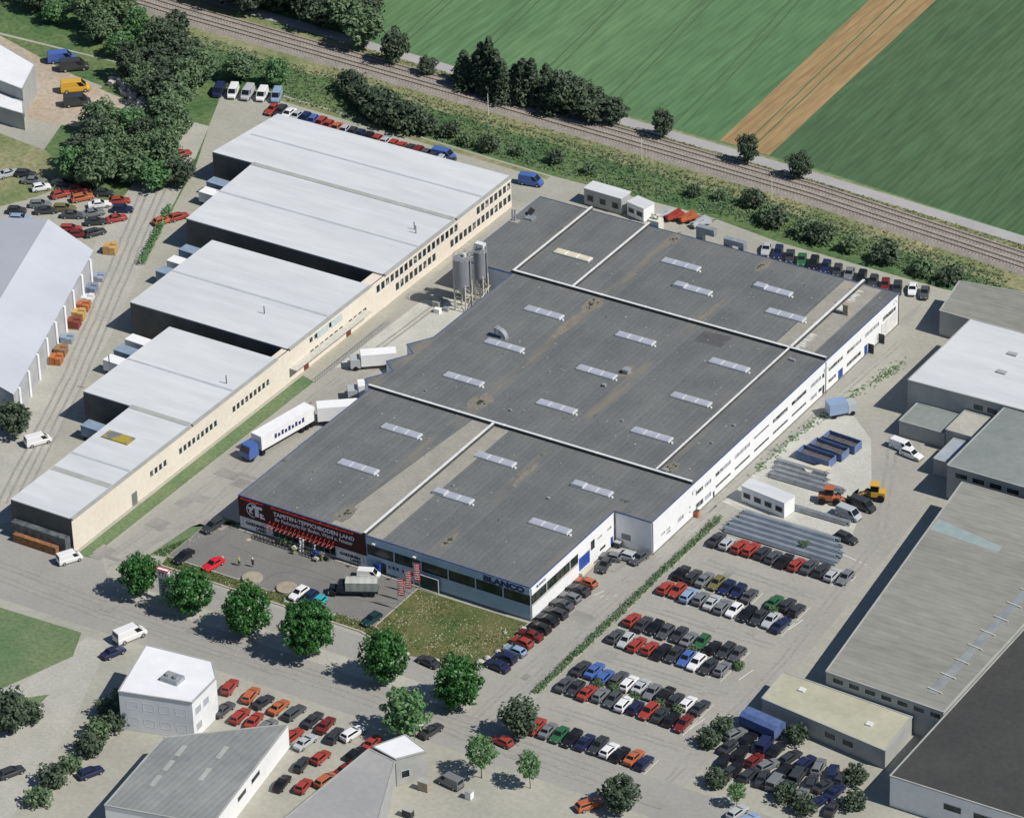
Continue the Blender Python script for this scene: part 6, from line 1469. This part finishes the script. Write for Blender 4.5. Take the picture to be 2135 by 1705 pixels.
# boulders along the stony plot
def rock(x, y, s, label, name='boulder', seed=0, m=None):
    rg6 = random.Random(seed); b = MB((x, y, 0)); vs = []; n = 9
    for z, f in ((-.05, .95), (.28, 1.05), (.62, .8), (.85, .35)):
        for k in range(n):
            a = 2 * PI * k / n; q = f * rg6.uniform(.78, 1.15) * s
            vs.append((x + q * math.cos(a), y + q * .8 * math.sin(a), z * s * 1.05 + rg6.uniform(-.05, .05) * s))
    fs = [(r_ * n + k, r_ * n + (k + 1) % n, (r_ + 1) * n + (k + 1) % n, (r_ + 1) * n + k) for r_ in range(3) for k in range(n)] + [tuple(3 * n + k for k in range(n))]
    b.add(vs, fs)
    return tag(b.build(name, m or M['boulder']), label, 'boulder', 'boulders edging the stony plot')
for i, (x, y, s) in enumerate(((57.6, -2.6, .6), (57.9, -4.6, .4), (57.7, -8.4, .42), (57.5, -10.2, .55), (57.0, -12.6, .62), (56.6, -14.2, .72), (50.4, -17.6, .75), (48.0, -18.1, .62), (45.2, -18.0, .5), (55.6, -5.0, .38))):
    rock(x, y, s, ['pale boulder at the sharp corner of the white hall', 'small boulder beside the plot edge, next to the hall corner one', 'small boulder beside the red car', 'boulder between the red car and the pale blue hatchback', 'boulder in front of the second navy car', 'largest boulder at the end of the car line', 'broad boulder behind the last street tree', 'boulder beside the dark car below the plot', 'pale boulder behind the fifth street tree', 'small boulder lying inside the stony plot'][i], seed=i)
sb = MB(); rs = random.Random(21)
def stones(n, fx):
    for _ in range(n):
        x, y = fx()
        s_ = rs.choice((.05, .06, .08, .09, .11, .18 if rs.random() < .25 else .08)); h_ = s_ * rs.uniform(.6, 1.1); a = rs.uniform(0, 6.28); c, e = math.cos(a) * s_, math.sin(a) * s_
        sb.add([(x + c, y + e, .0), (x - e, y + c * .8, .0), (x - c, y - e, .0), (x + e * .9, y - c, .0), (x + c * .4, y + e * .4, h_), (x - e * .5, y + c * .5, h_), (x - c * .5, y - e * .5, h_ * .9), (x + e * .4, y - c * .4, h_ * .9)],
               [(0, 1, 5, 4), (1, 2, 6, 5), (2, 3, 7, 6), (3, 0, 4, 7), (4, 5, 6, 7)])
cent = [(rs.uniform(38, 55.5), rs.uniform(-15, -3)) for _ in range(26)]
def f1():
    while True:
        if rs.random() < .72: c = rs.choice(cent); x, y = rs.gauss(c[0], 1.1), rs.gauss(c[1], 1.1)
        else: x, y = rs.uniform(36.6, 57), rs.uniform(-17, -1.3)
        if 36.5 < x < 57.1 and -17.2 < y < -1.2 and not (y < -13.4 - (x - 36) * .5): return x, y
stones(900, f1)
stones(160, lambda: (rs.uniform(-5, 36), rs.uniform(-15.9, -13.6)))
stones(60, lambda: (lambda t_: (-7.3 + t_ * 5.2 + rs.uniform(-.9, .9), -13.6 + t_ * 14))(rs.random()))
tag(sb.build('scattered_stones', M['stone']), 'pale stones scattered over the dry plot and the verges', 'stones', kind='stuff')
# street furniture
for i, (x, y, h_, lab) in enumerate(((58.4, -37.6, 6, 'lamp post at the street beside the light green tree'), (62.0, -41.5, 6, 'lamp post beside the white roofed block'))):
    t = thing('lamp_post', lab, 'lamp post', (x, y, 0), R(40), 'slim lamp posts at the street')
    MB().tube([(0, 0, 0), (0, 0, h_), (.5, 0, h_ + .3), (1.1, 0, h_ + .3)], [.08, .06, .05, .05], 7).build('pole', M['steel'], t)
    MB().box(.8, 1.5, -.12, .12, h_ + .2, h_ + .34).build('lamp_head', M['cap_white'], t)
for i, (x, y) in enumerate(((-44, 151.6), (-8, 148.6), (21.5, 147.0))):
    t = thing('signal_mast', ['pale mast at the railway below the wood', 'pale mast at the railway behind the site cabins', 'pale mast at the railway near the bank shrubs'][i], 'mast', (x, poly_at(RAIL, x) - 5.6, 0), 0, 'pale masts beside the railway')
    MB().tube([(0, 0, 0), (0, 0, 5.5)], [.09, .06], 6).build('pole', M['pale_steel'], t); MB().box(-.18, .18, -.1, .1, 5.0, 5.7).build('signal_head', M['dark_metal'], t)
t = thing('gas_bottle', 'orange cabinet standing at the east wall of the hall', 'cabinet', (65.25, 40.6, 0))
MB().box(-.3, .3, -.35, .35, .05, 1.25).build('body', PAINT['orange'], t); MB().box(-.33, .33, -.38, .38, 1.252, 1.32).build('lid', M['dark_metal'], t)
t = thing('refuse_bin', 'dark refuse bin in the corner of the hall recess', 'bin', (58.5, 26.0, 0))
MB().add([(-.45, -.4, .15), (.45, -.4, .15), (.45, .4, .15), (-.45, .4, .15), (-.55, -.5, 1.1), (.55, -.5, 1.1), (.55, .5, 1.1), (-.55, .5, 1.1)], [(0, 1, 5, 4), (1, 2, 6, 5), (2, 3, 7, 6), (3, 0, 4, 7), (3, 2, 1, 0)]).build('body', M['dark_metal'], t)
MB().box(-.58, .58, -.53, .53, 1.102, 1.2).build('lid', M['frame'], t)
for s_ in (-1, 1): MB((s_ * .4, 0, .1)).tube([(s_ * .4 - .05, 0, .1), (s_ * .4 + .05, 0, .1)], .1, 8).build('wheel', M['rubber'], t, (s_ * .4, 0, .1))
bpy.context.view_layer.update()
